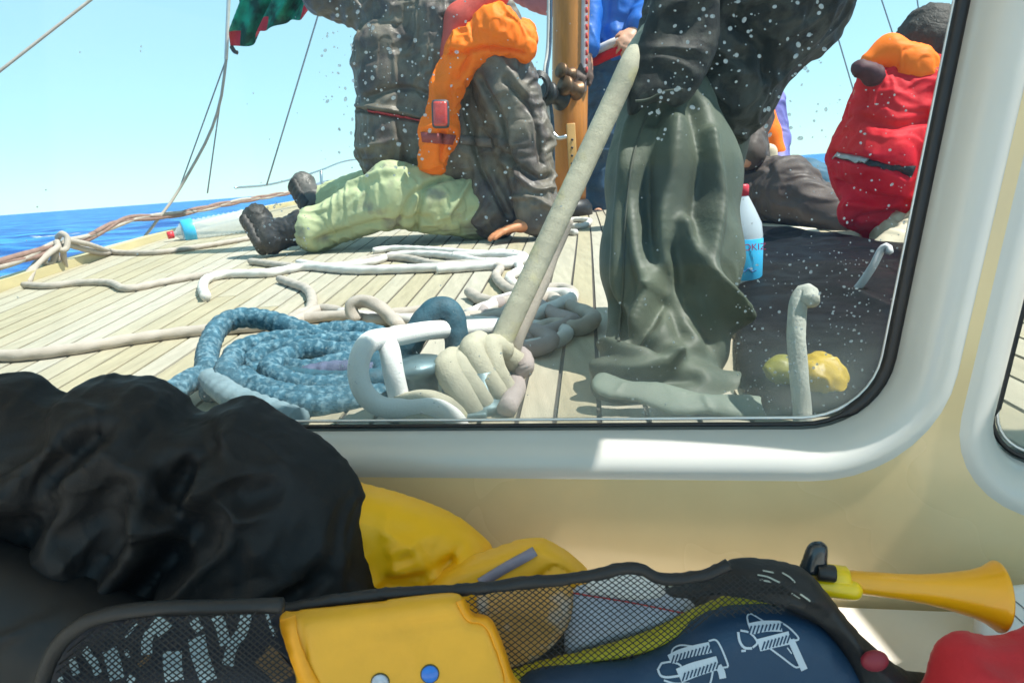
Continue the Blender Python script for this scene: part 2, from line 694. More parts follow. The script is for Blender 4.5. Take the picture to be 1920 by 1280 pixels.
def buckle(V, Q, s=.12, sv=None, it=150, k=.007, bend=.26, seed=0, freq=14, kick=.005, lim=.03, grav=.0):
    """give a garment more cloth than its form needs and let it wrinkle: edge springs longer than the form,
    bending smoothness, and a weak pull back to the form. s: spare cloth round the form, sv: spare cloth up and down"""
    sv = s if sv is None else sv
    N0 = vnormals(V, Q)
    E1 = np.vstack([Q[:, [0, 1]], Q[:, [1, 2]], Q[:, [2, 3]], Q[:, [3, 0]]])
    E1 = np.unique(np.sort(E1, axis=1), axis=0)
    E2 = np.vstack([Q[:, [0, 2]], Q[:, [1, 3]]])
    E = np.vstack([E1, E2])
    d0 = V[E[:, 1]] - V[E[:, 0]]
    L0 = np.linalg.norm(d0, axis=1) + 1e-9
    vz = (d0[:, 2] / L0) ** 2
    var = 1 + .6 * noise(V[E[:, 0]] * 6, seed + 2)
    L = L0 * (1 + (s * (1 - vz) + sv * vz) * var)
    n = len(V)
    cnt = np.bincount(E.ravel(), minlength=n).astype(float)
    c1 = np.maximum(np.bincount(E1.ravel(), minlength=n).astype(float), 1)
    x = V + N0 * (kick * noise(V * freq, seed))[:, None] + N0 * (kick * .6 * noise(V * freq * 2.1, seed + 1))[:, None]
    vel = np.zeros_like(x)
    a, b = E[:, 0], E[:, 1]
    a1, b1 = E1[:, 0], E1[:, 1]

    def scat(i, w):
        return np.stack([np.bincount(i, weights=w[:, q], minlength=n) for q in range(3)], -1)

    for t in range(it):
        old = x
        x = x + vel * .9
        x[:, 2] -= grav
        for _ in range(2):
            d = x[b] - x[a]
            l = np.linalg.norm(d, axis=1) + 1e-9
            c = d * (.5 * (1 - L / l))[:, None]
            x = x + (scat(a, c) - scat(b, c)) / cnt[:, None] * 1.3
        u = x - V
        S = (scat(a1, u[b1]) + scat(b1, u[a1])) / c1[:, None]
        u = u * (1 - bend) + S * bend
        u = u * (1 - k)
        un = np.einsum('ij,ij->i', u, N0)
        cl = np.clip(un, -lim * .6, lim)
        u = u + N0 * (cl - un)[:, None]
        x = V + u
        vel = x - old
    return x


def ribbon_on(bv, pts, w, lift=.002, th=.003, n=40):
    """a flat band lying on a surface: thin box section following the surface"""
    s, nr = on_surface(bv, pts, n)
    t = np.gradient(s, axis=0)
    t /= np.linalg.norm(t, axis=1)[:, None] + 1e-9
    for _ in range(2):
        nr[1:-1] = (nr[:-2] + nr[1:-1] + nr[2:]) / 3
    side = np.cross(t, nr)
    side /= np.linalg.norm(side, axis=1)[:, None] + 1e-9
    a = s + nr * lift
    V = np.stack([a - side * w / 2, a - side * w / 2 + nr * th, a + side * w / 2 + nr * th, a + side * w / 2], 1).reshape(-1, 3)
    Fl = []
    for i in range(len(s) - 1):
        for j in range(4):
            Fl.append((i * 4 + j, i * 4 + (j + 1) % 4, i * 4 + 4 + (j + 1) % 4, i * 4 + 4 + j))
    Fl += [(0, 1, 2, 3), tuple((len(s) - 1) * 4 + j for j in (3, 2, 1, 0))]
    return V, Fl


# ================================================================== SETTING
M_teak = mat('weathered teak', (.37, .335, .25), .75, spec=.25, var=.16, vscale=7, bump=.0006, bscale=90, obj_rand=.06, stretch=(9, 1.0, 9),
             color2=(.36, .32, .24), c2scale=3.5, c2lo=.5, c2hi=.7)
M_caulk = mat('black caulking', (.06, .055, .05), .7)
M_sea = None

# sea
def build_sea():
    m = bpy.data.materials.new('sea water')
    m.use_nodes = True
    N, L = m.node_tree.nodes, m.node_tree.links
    b = N['Principled BSDF']
    tc = N.new('ShaderNodeTexCoord')
    mp = N.new('ShaderNodeMapping')
    mp.inputs['Scale'].default_value = (.35, 1.0, 1)
    mp.inputs['Rotation'].default_value = (0, 0, R(20))
    L.new(tc.outputs['Object'], mp.inputs[0])
    n = N.new('ShaderNodeTexNoise')
    n.inputs['Scale'].default_value = .45
    n.inputs['Detail'].default_value = 8
    n.inputs['Roughness'].default_value = .62
    L.new(mp.outputs[0], n.inputs['Vector'])
    cr = N.new('ShaderNodeValToRGB')
    cr.color_ramp.elements[0].position = .43
    cr.color_ramp.elements[0].color = (.005, .062, .25, 1)
    cr.color_ramp.elements[1].position = .60
    cr.color_ramp.elements[1].color = (.05, .27, .62, 1)
    L.new(n.outputs[0], cr.inputs[0])
    n2 = N.new('ShaderNodeTexNoise')
    n2.inputs['Scale'].default_value = .55
    n2.inputs['Detail'].default_value = 10
    n2.inputs['Roughness'].default_value = .7
    L.new(mp.outputs[0], n2.inputs['Vector'])
    foam = N.new('ShaderNodeMapRange')
    foam.inputs[1].default_value = .645
    foam.inputs[2].default_value = .70
    L.new(n2.outputs[0], foam.inputs[0])
    mx = N.new('ShaderNodeMix')
    mx.data_type = 'RGBA'
    mx.inputs[7].default_value = (.75, .8, .82, 1)
    L.new(foam.outputs[0], mx.inputs[0])
    L.new(cr.outputs[0], mx.inputs[6])
    L.new(mx.outputs[2], b.inputs['Base Color'])
    b.inputs['Roughness'].default_value = .45
    b.inputs['Specular IOR Level'].default_value = .22
    bp = N.new('ShaderNodeBump')
    bp.inputs['Distance'].default_value = .35
    bp.inputs['Strength'].default_value = .9
    L.new(n.outputs[0], bp.inputs['Height'])
    L.new(bp.outputs[0], b.inputs['Normal'])
    r = np.r_[np.linspace(2, 60, 90), np.geomspace(62, 15000, 50)]
    th = np.linspace(0, 2 * math.pi, 260, endpoint=False)
    RR, TT = np.meshgrid(r, th, indexing='ij')
    X, Y = RR * np.sin(TT), 4 + RR * np.cos(TT)
    fade = np.clip(1 - RR / 400, 0, 1)
    p = np.stack([X * .28, Y * .5, X * 0], -1)
    Z = SEA_Z + fade * (.14 * fbm(p, 3, 5) + .10 * noise(p * .3, 9))
    V = np.stack([X, Y, Z], -1).reshape(-1, 3)
    nT = len(th)
    i = np.arange(len(r) - 1)[:, None] * nT
    j = np.arange(nT)[None]
    jn = (j + 1) % nT
    Q = np.stack([i + j, i + nT + j, i + nT + jn, i + jn], -1).reshape(-1, 4)
    V = np.vstack([V, [0, 4, SEA_Z]])
    Fl = np.vstack([Q, np.stack([np.arange(nT), (np.arange(nT) + 1) % nT, np.full(nT, len(V) - 1), np.full(nT, len(V) - 1)], -1)])
    Fl = [tuple(int(v) for v in (q if q[2] != q[3] else q[:3])) for q in Fl]
    obj('sea', V, Fl, m, base=(0, 0, SEA_Z), kind='structure')


build_sea()

# deck ---------------------------------------------------------------
YS = np.r_[np.linspace(-.4, 3, 18), np.linspace(3.4, 12.5, 24)]


def line_x(c, y):
    """run of a plank seam that crosses y=1.5 at x=c"""
    g = .10 + .19 * c - .05 * c * c if c < .15 else .127 - .11 * (c - .15)
    y = np.asarray(y, float)
    s = np.where(y < 1.5, y - 1.5, 6 * np.tanh((y - 1.5) / 6))
    return c + g * s


def edge_x(y, side):
    y = np.asarray(y, float)
    ys = [-.6, 2.3, 3.2, 4.0, 6.4, 8.7, 10.5, 12.0, 12.6]
    xl = [-1.45, -1.68, -1.84, -1.95, -2.25, -2.05, -1.5, -.7, .1]
    xr = [1.75, 1.85, 1.95, 2.0, 1.95, 1.75, 1.4, .9, .3]
    return np.interp(y, ys, xl if side < 0 else xr)


def strip(xl, xr, ys, z0, z1):
    """closed strip between two edges, bottom z0 and top z1 above the deck plane"""
    V, Fl = [], []
    for a, b, y in zip(xl, xr, ys):
        z = deck_z(y)
        V += [(a, y, z + z0), (a, y, z + z1), (b, y, z + z1), (b, y, z + z0)]
    n = len(ys)
    for i in range(n - 1):
        for j in range(4):
            k = (j + 1) % 4
            Fl.append((i * 4 + j, (i + 1) * 4 + j, (i + 1) * 4 + k, i * 4 + k))
    Fl += [(3, 2, 1, 0), tuple((n - 1) * 4 + j for j in range(4))]
    return np.array(V), Fl


ys = np.r_[np.linspace(.43, 12.5, 44)]
fl = np.where(ys < 1.06, (WY + .024 - ys) / WK, -9)      # the cabin front cuts the deck off
V, Fl = strip(np.maximum(edge_x(ys, -1) + .02, fl), edge_x(ys, 1) - .02, ys, -.06, -.004)
deck = obj('deck', V, Fl, M_caulk, kind='structure', smooth=False, base=(0, 0, -H0))
PW = .052
c = -2.0
rng = random.Random(3)
while c < 2.1:
    w = PW
    if .06 < c + w / 2 < .10:
        pass
    ya = max(.40, (WY + .024 - WK * c) if c < 1.5 else .42)
    segs = [(ya, 12.3)]
    if rng.random() < .75:
        yb = rng.choice([rng.uniform(.9, 3), rng.uniform(1, 6)])
        segs = [(ya, max(ya + .1, yb) - .0012), (max(ya + .1, yb) + .0012, 12.3)]
    for y0_, y1_ in segs:
        yy = np.array([y for y in YS if y0_ < y < y1_])
        yy = np.r_[y0_, yy, y1_]
        a, b = line_x(c, yy) + .0030, line_x(c + w, yy) - .0030
        el, er = edge_x(yy, -1) + .03, edge_x(yy, 1) - .03
        a2, b2 = np.clip(a, el, er), np.clip(b, el, er)
        ok = (b2 - a2) > .004
        if ok.sum() < 2:
            continue
        i0, i1 = np.argmax(ok), len(ok) - np.argmax(ok[::-1])
        if i1 - i0 < 2:
            continue
        t = rng.uniform(-.0005, .0005)
        V, Fl = strip(a2[i0:i1], np.maximum(b2, a2 + .003)[i0:i1], yy[i0:i1], -.0035, .0 + t)
        obj('plank', V, Fl, M_teak, deck, smooth=False)
    c += w

# toe rail and covering board, hull sides
M_varn = mat('bleached wood rail', (.52, .44, .24), .55, var=.15, vscale=5, stretch=(1, .3, 1), bump=.0005)
M_hull = mat('white hull paint', (.75, .76, .76), .25, var=.04)
for sd in (-1, 1):
    ys = np.linspace(-.5, 12.4, 50)
    e = edge_x(ys, sd)
    V, Fl = strip(e - .028, e + .028, ys, -.05, .035)
    r_ = obj('toe_rail', V, Fl, M_varn, smooth=False)
    tag(r_, 'pale wooden toe rail along the %s edge of the deck' % ('port' if sd < 0 else 'starboard'), 'rail', 'toe rails')
    V = []
    for y in ys:
        x = edge_x(y, sd)
        V += [(x, y, deck_z(y) - .052), (x * .93 + sd * .02, y - .05, SEA_Z - .4)]
    V = np.array(V)
    Fl = [(2 * i, 2 * i + 1, 2 * i + 3, 2 * i + 2) for i in range(len(ys) - 1)]
    obj('hull', V, Fl, M_hull, kind='structure')

# cabin front wall with two windows ------------------------------------
M_grp = mat('cream gelcoat', (.70, .55, .31), .25, spec=.5, var=.08, vscale=2.6, coat=.35, rvar=.12, color2=(.50, .34, .16), c2scale=1.6, c2lo=.55, c2hi=.75)
M_white = mat('white gelcoat', (.55, .55, .52), .3, var=.03, vscale=4, coat=.3)
M_bounce = mat('warm white bounce gelcoat', (.84, .80, .70), .4, var=.04)  # bright even coat, chosen to bounce light around the cabin
M_rub = mat('black rubber gasket', (.015, .014, .016), .4)
M_chrome = mat('pale metal strip', (.8, .8, .8), .3, metal=.6)


def wall_pt(x, z, off):
    n = np.array([WK, 1.0]) / math.hypot(WK, 1)
    return np.array([x + n[0] * off, WY - WK * x + n[1] * off, z])


def rr_outline(corners, rad, seg=10):
    """closed outline (x,z) with rounded corners"""
    out = []
    n = len(corners)
    for i in range(n):
        p0, p1, p2 = (np.array(corners[(i + q) % n], float) for q in (-1, 0, 1))
        a, b = p0 - p1, p2 - p1
        la, lb = np.linalg.norm(a), np.linalg.norm(b)
        a, b = a / la, b / lb
        ang = math.acos(np.clip(a @ b, -1, 1))
        tl = rad[i] / math.tan(ang / 2)
        s, e = p1 + a * tl, p1 + b * tl
        bis = (a + b) / np.linalg.norm(a + b)
        cc = p1 + bis * rad[i] / math.sin(ang / 2)
        a0 = math.atan2(*(s - cc)[::-1])
        a1 = math.atan2(*(e - cc)[::-1])
        dlt = (a1 - a0 + math.pi) % (2 * math.pi) - math.pi
        for t in np.linspace(0, 1, seg):
            out.append(cc + rad[i] * np.array([math.cos(a0 + dlt * t), math.sin(a0 + dlt * t)]))
        # straight run subdivisions
        q1, q2 = np.array(corners[(i + 1) % n], float), np.array(corners[(i + 2) % n], float)
        c_, d_ = p1 - q1, q2 - q1
        c_, d_ = c_ / np.linalg.norm(c_), d_ / np.linalg.norm(d_)
        an2 = math.acos(np.clip(c_ @ d_, -1, 1))
        e2 = q1 + c_ * rad[(i + 1) % n] / math.tan(an2 / 2)
        for t in np.linspace(0, 1, 8)[1:-1]:
            out.append(e + (e2 - e) * t)
    return np.array(out)


def offset_out(o, d):
    t = np.roll(o, -1, 0) - np.roll(o, 1, 0)
    t /= np.linalg.norm(t, axis=1)[:, None]
    n = np.stack([t[:, 1], -t[:, 0]], -1)
    ar = np.sum(o[:, 0] * np.roll(o[:, 1], -1) - np.roll(o[:, 0], -1) * o[:, 1])
    if ar < 0:
        n = -n
    return o + n * d


WIN1 = rr_outline([(-1.05, -.258), (.346, -.2595), (.422, .30), (-1.05, .30)], [.06, .080, .05, .06])
WIN2 = rr_outline([(.4285, -.296), (1.05, -.305), (1.05, .30), (.510, .30)], [.050, .06, .06, .05])
DEPTH = .036
ring_prof = [(0.0, 0.0), (.001, -.006), (.003, -.015), (.007, -.0245), (.013, -.0315), (.020, -.0362), (.027, -.0382), (.033, -.0378), (.038, -DEPTH)]
outer_loops = []
for wi, o in enumerate((WIN1, WIN2)):
    root = empty('cabin_window', tuple(wall_pt(o[:, 0].mean(), o[:, 1].min(), 0)))
    tag(root, ['large cabin window with a rounded corner, spotted with salt and looking out on the crew',
               'narrow slice of a second cabin window at the right edge, showing deck planks'][wi], 'window', 'cabin windows')
    V, Fl = [], []
    n = len(o)
    for d, f in ring_prof:
        q = offset_out(o, d)
        V += [wall_pt(a[0], a[1], f) for a in q]
    for i in range(len(ring_prof) - 1):
        for j in range(n):
            k = (j + 1) % n
            Fl.append((i * n + j, (i + 1) * n + j, (i + 1) * n + k, i * n + k))
    obj('frame', V, Fl, M_white, root)
    outer_loops.append(offset_out(o, .038))
    # gasket: thicker to the right, as a swept bead
    pts = np.array([wall_pt(a[0], a[1], .004) for a in offset_out(o, -.004)] + [wall_pt(*offset_out(o, -.004)[0], .004)])
    zz = pts[:, 2]
    rg = np.where(zz < -.245, .0024, .0065)
    V, Fl = tube_mesh(pts, rg, 8, caps=False, up=(0, 1, 0))
    obj('gasket', V, Fl, M_rub, root)
    pts2 = np.array([wall_pt(a[0], a[1], .007) for a in offset_out(o, -.0095)])
    pts2 = np.vstack([pts2, pts2[:1]])
    V, Fl = tube_mesh(pts2, .0016, 6, caps=False, up=(0, 1, 0))
    obj('trim_strip', V, Fl, M_chrome, root)
    # glass pane: slab
    g = offset_out(o, .0)
    V = [wall_pt(a[0], a[1], .010) for a in g] + [wall_pt(a[0], a[1], .015) for a in g]
    Fl = [tuple(range(n)), tuple(range(2 * n - 1, n - 1, -1))] + [(j, n + j, n + (j + 1) % n, (j + 1) % n) for j in range(n)]
    if 'glass' not in MATS:
        m = bpy.data.materials.new('window glass')
        m.use_nodes = True
        N, L = m.node_tree.nodes, m.node_tree.links
        N.remove(N['Principled BSDF'])
        tr = N.new('ShaderNodeBsdfTransparent')
        tr.inputs[0].default_value = (.965, .985, .98, 1)
        gl = N.new('ShaderNodeBsdfGlossy')
        gl.inputs['Roughness'].default_value = .03
        df = N.new('ShaderNodeBsdfDiffuse')
        df.inputs[0].default_value = (.62, .64, .58, 1)
        tl = N.new('ShaderNodeBsdfTranslucent')
        tl.inputs[0].default_value = (.62, .64, .58, 1)
        ad = N.new('ShaderNodeMixShader')
        L.new(df.outputs[0], ad.inputs[1])
        L.new(tl.outputs[0], ad.inputs[2])
        fr = N.new('ShaderNodeFresnel')
        fr.inputs[0].default_value = 1.18
        m1 = N.new('ShaderNodeMixShader')
        L.new(fr.outputs[0], m1.inputs[0])
        L.new(tr.outputs[0], m1.inputs[1])
        L.new(gl.outputs[0], m1.inputs[2])
        # dried salt: a film that thickens towards the sill, in streaks
        tc = N.new('ShaderNodeTexCoord')
        geo = N.new('ShaderNodeNewGeometry')
        sx = N.new('ShaderNodeSeparateXYZ')
        L.new(geo.outputs['Position'], sx.inputs[0])
        zr = N.new('ShaderNodeMapRange')
        zr.inputs[1].default_value = -.150
        zr.inputs[2].default_value = -.262
        zr.inputs[3].default_value = 0
        zr.inputs[4].default_value = .33
        L.new(sx.outputs[2], zr.inputs[0])
        pw = N.new('ShaderNodeMath')
        pw.operation = 'MULTIPLY'
        L.new(zr.outputs[0], pw.inputs[0])
        xr = N.new('ShaderNodeMapRange')
        xr.inputs[1].default_value = -.45
        xr.inputs[2].default_value = .12
        xr.inputs[3].default_value = .12
        xr.inputs[4].default_value = 1.0
        L.new(sx.outputs[0], xr.inputs[0])
        L.new(xr.outputs[0], pw.inputs[1])
        nz = N.new('ShaderNodeTexNoise')
        nz.inputs['Scale'].default_value = 11
        nz.inputs['Detail'].default_value = 6
        L.new(tc.outputs['Object'], nz.inputs['Vector'])
        nr = N.new('ShaderNodeMapRange')
        nr.inputs[1].default_value = .35
        nr.inputs[2].default_value = .7
        nr.inputs[3].default_value = .3
        nr.inputs[4].default_value = 1.5
        L.new(nz.outputs[0], nr.inputs[0])
        mu = N.new('ShaderNodeMath')
        mu.operation = 'MULTIPLY_ADD'
        L.new(pw.outputs[0], mu.inputs[0])
        L.new(nr.outputs[0], mu.inputs[1])
        mu.inputs[2].default_value = .003
        m2 = N.new('ShaderNodeMixShader')
        L.new(mu.outputs[0], m2.inputs[0])
        L.new(m1.outputs[0], m2.inputs[1])
        L.new(ad.outputs[0], m2.inputs[2])
        L.new(m2.outputs[0], N['Material Output'].inputs[0])
        MATS['glass'] = m
    pane = obj('pane', V, Fl, MATS['glass'], root, smooth=False)
    if wi == 0:
        win_root = root

# wall sheets (inside face and outside face) with the two openings
import bmesh


def holed_sheet(outer, loops, off, name, m):
    bm = bmesh.new()
    es = []
    for lp in [outer] + loops:
        vs = [bm.verts.new(tuple(wall_pt(a[0], a[1], off))) for a in lp]
        es += [bm.edges.new((vs[i], vs[(i + 1) % len(vs)])) for i in range(len(vs))]
    bmesh.ops.triangle_fill(bm, edges=es, use_beauty=True)
    bm.verts.index_update()
    V = np.array([v.co[:] for v in bm.verts])
    Fl = [tuple(v.index for v in f.verts) for f in bm.faces]
    bm.free()
    return obj(name, V, Fl, m, kind='structure', smooth=False)


rect = [(-1.35, -1.0), (1.3, -1.0), (1.3, .52), (-1.35, .52)]
holed_sheet(rect, outer_loops, -DEPTH, 'cabin_wall', M_grp)
holed_sheet(rect, [WIN1, WIN2], .018, 'cabin_wall_outside', M_white)


def slab(name, pts, th, m, axis=(0, 0, 1)):
    p = np.array(pts, float)
    q = p + np.array(axis) * th
    n = len(p)
    Fl = [tuple(range(n)), tuple(range(2 * n - 1, n - 1, -1))] + [(j, n + j, n + (j + 1) % n, (j + 1) % n) for j in range(n)]
    return obj(name, np.vstack([p, q]), Fl, m, kind='structure', smooth=False)


def hole_slab(name, outer, hole, z, th, m):
    """flat roof with one hatch opening, shaped to let sun in"""
    o, h = np.array(outer, float), np.array(hole, float)
    V = [(*p, zz) for zz in (z, z + th) for p in np.vstack([o, h])]
    Fl = []
    for j in range(4):
        k = (j + 1) % 4
        Fl += [(j, k, 4 + k, 4 + j), (8 + k, 8 + j, 12 + j, 12 + k), (j, 8 + j, 8 + k, k), (4 + k, 12 + k, 12 + j, 4 + j)]
    return obj(name, np.array(V), Fl, m, kind='structure', smooth=False)


hole_slab('cabin_roof', [(-1.35, .12), (1.3, .12), (1.3, .47), (-1.35, 1.0)], [(.52, .43), (.85, .37), (.85, .49), (.52, .556)], .521, .03, M_bounce)  # opening placed out of view so a sun patch lands on the sill
slab('cabin_side_wall', [(1.301, .44, -1.0), (1.301, .44, .52), (1.301, -.5, .52), (1.301, -.5, -1.0)], .03, M_bounce, (1, 0, 0))
slab('cabin_side_wall', [(-1.351, .93, -1.0), (-1.351, .93, .52), (-1.351, -.5, .52), (-1.351, -.5, -1.0)], .03, M_bounce, (-1, 0, 0))
SHELF = -.425
slab('shelf', [(-1.34, .925, SHELF), (1.29, .398, SHELF), (1.29, .1, SHELF), (-1.34, .1, SHELF)], -.03, mat('shelf gelcoat', (.74, .70, .62), .3, var=.05, coat=.3))
slab('bounce_bulkhead', [(-1.7, -1.9, -1.0), (1.7, -1.9, -1.0), (1.7, -1.9, -.45), (-1.7, -1.9, -.45)], .04, M_bounce, (0, -1, 0))  # unseen bulkhead added to bounce sun into the cabin
slab('bounce_bench', [(-1.34, -.55, -.56), (-.75, -.55, -.56), (-.75, -1.88, -.56), (-1.34, -1.88, -.56)], -.42, M_bounce)  # unseen bench added as a sunlit bounce surface
slab('bounce_bench', [(.85, -.55, -.56), (1.29, -.55, -.56), (1.29, -1.88, -.56), (.85, -1.88, -.56)], -.42, M_bounce)  # second unseen bench, added for the same bounce
slab('cabin_floor', [(-1.34, .9, -1.0), (1.29, .4, -1.0), (1.29, -2.2, -1.0), (-1.34, -2.2, -1.0)], -.03, mat('cabin sole', (.76, .67, .52), .5, var=.2))  # floor carried aft out of view so sunlight bounces off it

# ================================================================== RIGGING, MAST
M_wood = mat('varnished spruce', (.52, .19, .03), .45, var=.2, vscale=6, stretch=(6, 6, .8), coat=.1, bump=.0004)
M_steel = mat('stainless steel', (.55, .56, .58), .28, metal=1.0, var=.08)
M_wire = mat('rigging wire', (.22, .23, .25), .45, metal=.5)
M_black = mat('black plastic', (.018, .018, .02), .45)
M_bronze = mat('tarnished bronze', (.16, .09, .05), .45, metal=.7, var=.3)
M_ropeW = mat('white rope', (.56, .54, .51), .85, var=.1, vscale=30, bump=.0007, bscale=420)
M_ropeG = mat('grey rope', (.38, .335, .29), .9, var=.14, vscale=25, bump=.0008, bscale=420)
M_ropeC = mat('cream rope', (.36, .34, .26), .88, var=.2, vscale=26, bump=.0008, bscale=380, color2=(.42, .38, .22), c2scale=22, c2lo=.56, c2hi=.68)
M_ropeB = mat('blue rope', (.036, .105, .155), .9, spec=.2, var=.35, vscale=70, bump=.0012, bscale=300, color2=(.12, .22, .28), c2scale=130, c2lo=.48, c2hi=.62)
M_ropeBr = mat('brown red rope', (.24, .145, .12), .85, var=.25, vscale=30, bump=.0006, bscale=300)


def wire(name, a, b, r, label, cat='stay', group=None, m=None, mid=None):
    pts = np.array([a, b] if mid is None else [a] + list(mid) + [b], float)
    p = spline(pts, n=14)
    V, Fl = tube_mesh(p, r, 6)
    o = obj(name, V, Fl, m or M_wire)
    return tag(o, label, cat, group)


def up_to(a, b, z):
    a, b = np.array(a), np.array(b)
    return a + (b - a) * ((z - a[2]) / (b[2] - a[2]))


# mast
mb, mt = P(1066, 352, 3.62), P(1071, 0, 3.62)
ax = (mt - mb) / np.linalg.norm(mt - mb)
base = mb - ax * ((mb[2] - deck_z(3.62)) / ax[2])
mast = empty('mast', tuple(base))
tag(mast, 'varnished wooden mast stepped on the deck, with a grey track and dark fittings', 'mast')
V, Fl = lathe_mesh(base, [(0, .0), (0, .088), (.5, .088), (2, .088), (7.5, .06), (7.5, 0)], ax, 32)
obj('spar', V, Fl, M_wood, mast)
V, Fl = lathe_mesh(base, [(-.0, .0), (.0, .125), (.05, .12), (.08, .098), (.085, .0)], ax, 32)
obj('mast_step', V, Fl, M_black, mast)
tr = np.array([P(1092, 150, 3.56), P(1094, 0, 3.56)])
d_ = (tr[1] - tr[0]) / np.linalg.norm(tr[1] - tr[0])
V, Fl = tube_mesh(np.array([tr[0] + d_ * t for t in (-.05, 0, 1, 5)]), .022, 8)
obj('sail_track', V, Fl, mat('pinkish grey alloy', (.55, .45, .45), .4, metal=.5), mast)
V, Fl = join([tube_mesh(np.array([P(1100, 30 + 16 * i, 3.53), P(1100, 40 + 16 * i, 3.53)]), .006, 6) for i in range(-4, 7)])
obj('track_slides', V, Fl, mat('red cord', (.55, .05, .05), .7), mast)
V, Fl = box_mesh(P(1073, 292, 3.52), (.042, .02, .30), bev=.004)
pl = obj('peg_board', V, Fl, mat('light varnished board', (.60, .34, .11), .35, var=.15, coat=.4), mast)
for i in range(6):
    V, Fl = lathe_mesh(P(1073 - i * .3, 262 + 15 * i, 3.511), [(0, 0), (0, .006), (.004, .006), (.004, 0)], (0, -1, 0), 10)
    obj('peg_hole', V, Fl, M_black, pl)
for (x, y, rr, hh, dy) in ((1052, 185, .055, .10, 3.50), (1082, 170, .045, .09, 3.49), (1070, 140, .035, .07, 3.5)):
    c = P(x, y, dy)
    V, Fl = lathe_mesh(c, [(-hh * .1, 0), (-hh * .1, rr), (0, rr), (.015, rr * .72), (hh * .6, rr * .66), (hh * .75, rr), (hh, rr * .98), (hh, 0)], (-.75, -.6, .25), 24)
    obj('winch', V, Fl, M_bronze if y != 185 else M_black, mast)
V, Fl = tube_mesh(spline([P(1035, 215, 3.5), P(1033, 240, 3.48), P(1045, 258, 3.46), P(1062, 256, 3.46)], n=20), .010, 8)
obj('horn_cleat', V, Fl, M_steel, mast)
for k, (x0, x1) in enumerate(((1030, 1036), (1026, 1030))):
    p = spline([P(x0 + 4, -300, 3.55), P(x0 + 2, 60, 3.52), P(x0 - 5, 140, 3.47), P(x1, 230, 3.47), P(x1 + 2, 345, 3.5)], n=50)
    V, Fl = tube_mesh(p, .008, 8, lay=.1)
    o = obj('halyard', V, Fl, [mat('dark blue halyard', (.05, .09, .14), .85, var=.3, vscale=50), M_ropeW][k])
    tag(o, ['dark blue halyard running down the left side of the mast', 'thin white halyard just left of the dark one beside the mast'][k], 'rope')
# coiled dark rope hung on mast
parts = []
for k in range(4):
    th = np.linspace(0, 2 * math.pi, 26)
    c = P(1012, 165, 3.42)
    parts.append(tube_mesh(np.stack([c[0] + (.035 + .006 * k) * np.cos(th), c[1] + .012 * k + 0 * th, c[2] + (.05 + .008 * k) * np.sin(th)], -1), .009, 8, caps=False))
V, Fl = join(parts)
tag(obj('rope_coil', V, Fl, M_black, base=P(1012, 190, 3.42)), 'small black coil of line hanging left of the mast behind the seated man', 'rope')
# rolled red sail cover
V, Fl = tube_mesh(spline([P(950, -40, 3.9), P(985, -14, 3.86), P(1030, 4, 3.8), P(1045, 8, 3.78)], n=30), .06, 16)
V = V + .01 * crumple(V, 9, 3)[:, None] * np.array([0, 0, 1])
tag(obj('sail_cover', V, Fl, mat('faded red canvas', (.50, .16, .17), .8, var=.15, bump=.001)), 'faded pinkish red canvas bundle at the top edge just left of the mast', 'sail cover')

RG = 'thin rigging lines against the sky'
wire('stay', up_to(P(-180, 274, 2.6), P(170, 0, 2.9), 3.5), P(-180, 274, 2.6), .0055, 'thick pale line crossing the top left corner of the sky', 'rigging line', RG, m=M_ropeG)
top = P(436, -130, 4.3)
fork = P(424, 112, 4.3)
wire('flag_halyard', P(446, -420, 4.3), fork, .011, 'white flag line above the fork, holding the green flag', 'rigging line', RG, m=M_ropeW)
wire('stay', fork, P(337, 352, 4.5), .0042, 'leftmost thin straight line fanning down from the flag corner', 'rigging line', RG)
wire('stay', fork, P(389, 362, 4.6), .0042, 'thin grey line dropping steepest from the flag corner to the sea', 'rigging line', RG)
wire('rope_fall', fork, P(243, 470, 3.9), .0085, 'pale curved line hanging from the flag corner down to the deck edge', 'rigging line', RG, m=M_ropeG,
     mid=[P(413, 190, 4.3), P(388, 262, 4.3), P(333, 360, 4.2), P(303, 402, 4.1), P(262, 455, 3.95)])
wire('stay', up_to(P(500, 347, 6.0), P(593, 40, 6.0), 5), P(500, 347, 6.0), .0065, 'dark thin line between the flag and the seated man, meeting the lifeline', 'rigging line', RG)
wire('stay', P(1500, -170, 5), P(1608, 196, 5), .005, 'thin line in the sky left of the red jacket', 'rigging line', RG)
wire('stay', P(1600, -160, 5), P(1690, 112, 5), .005, 'thin line above the orange collar of the red jacket', 'rigging line', RG)
wire('stay', P(1698, -160, 5), P(1735, 112, 5), .005, 'rightmost thin line, near the window gasket', 'rigging line', RG)

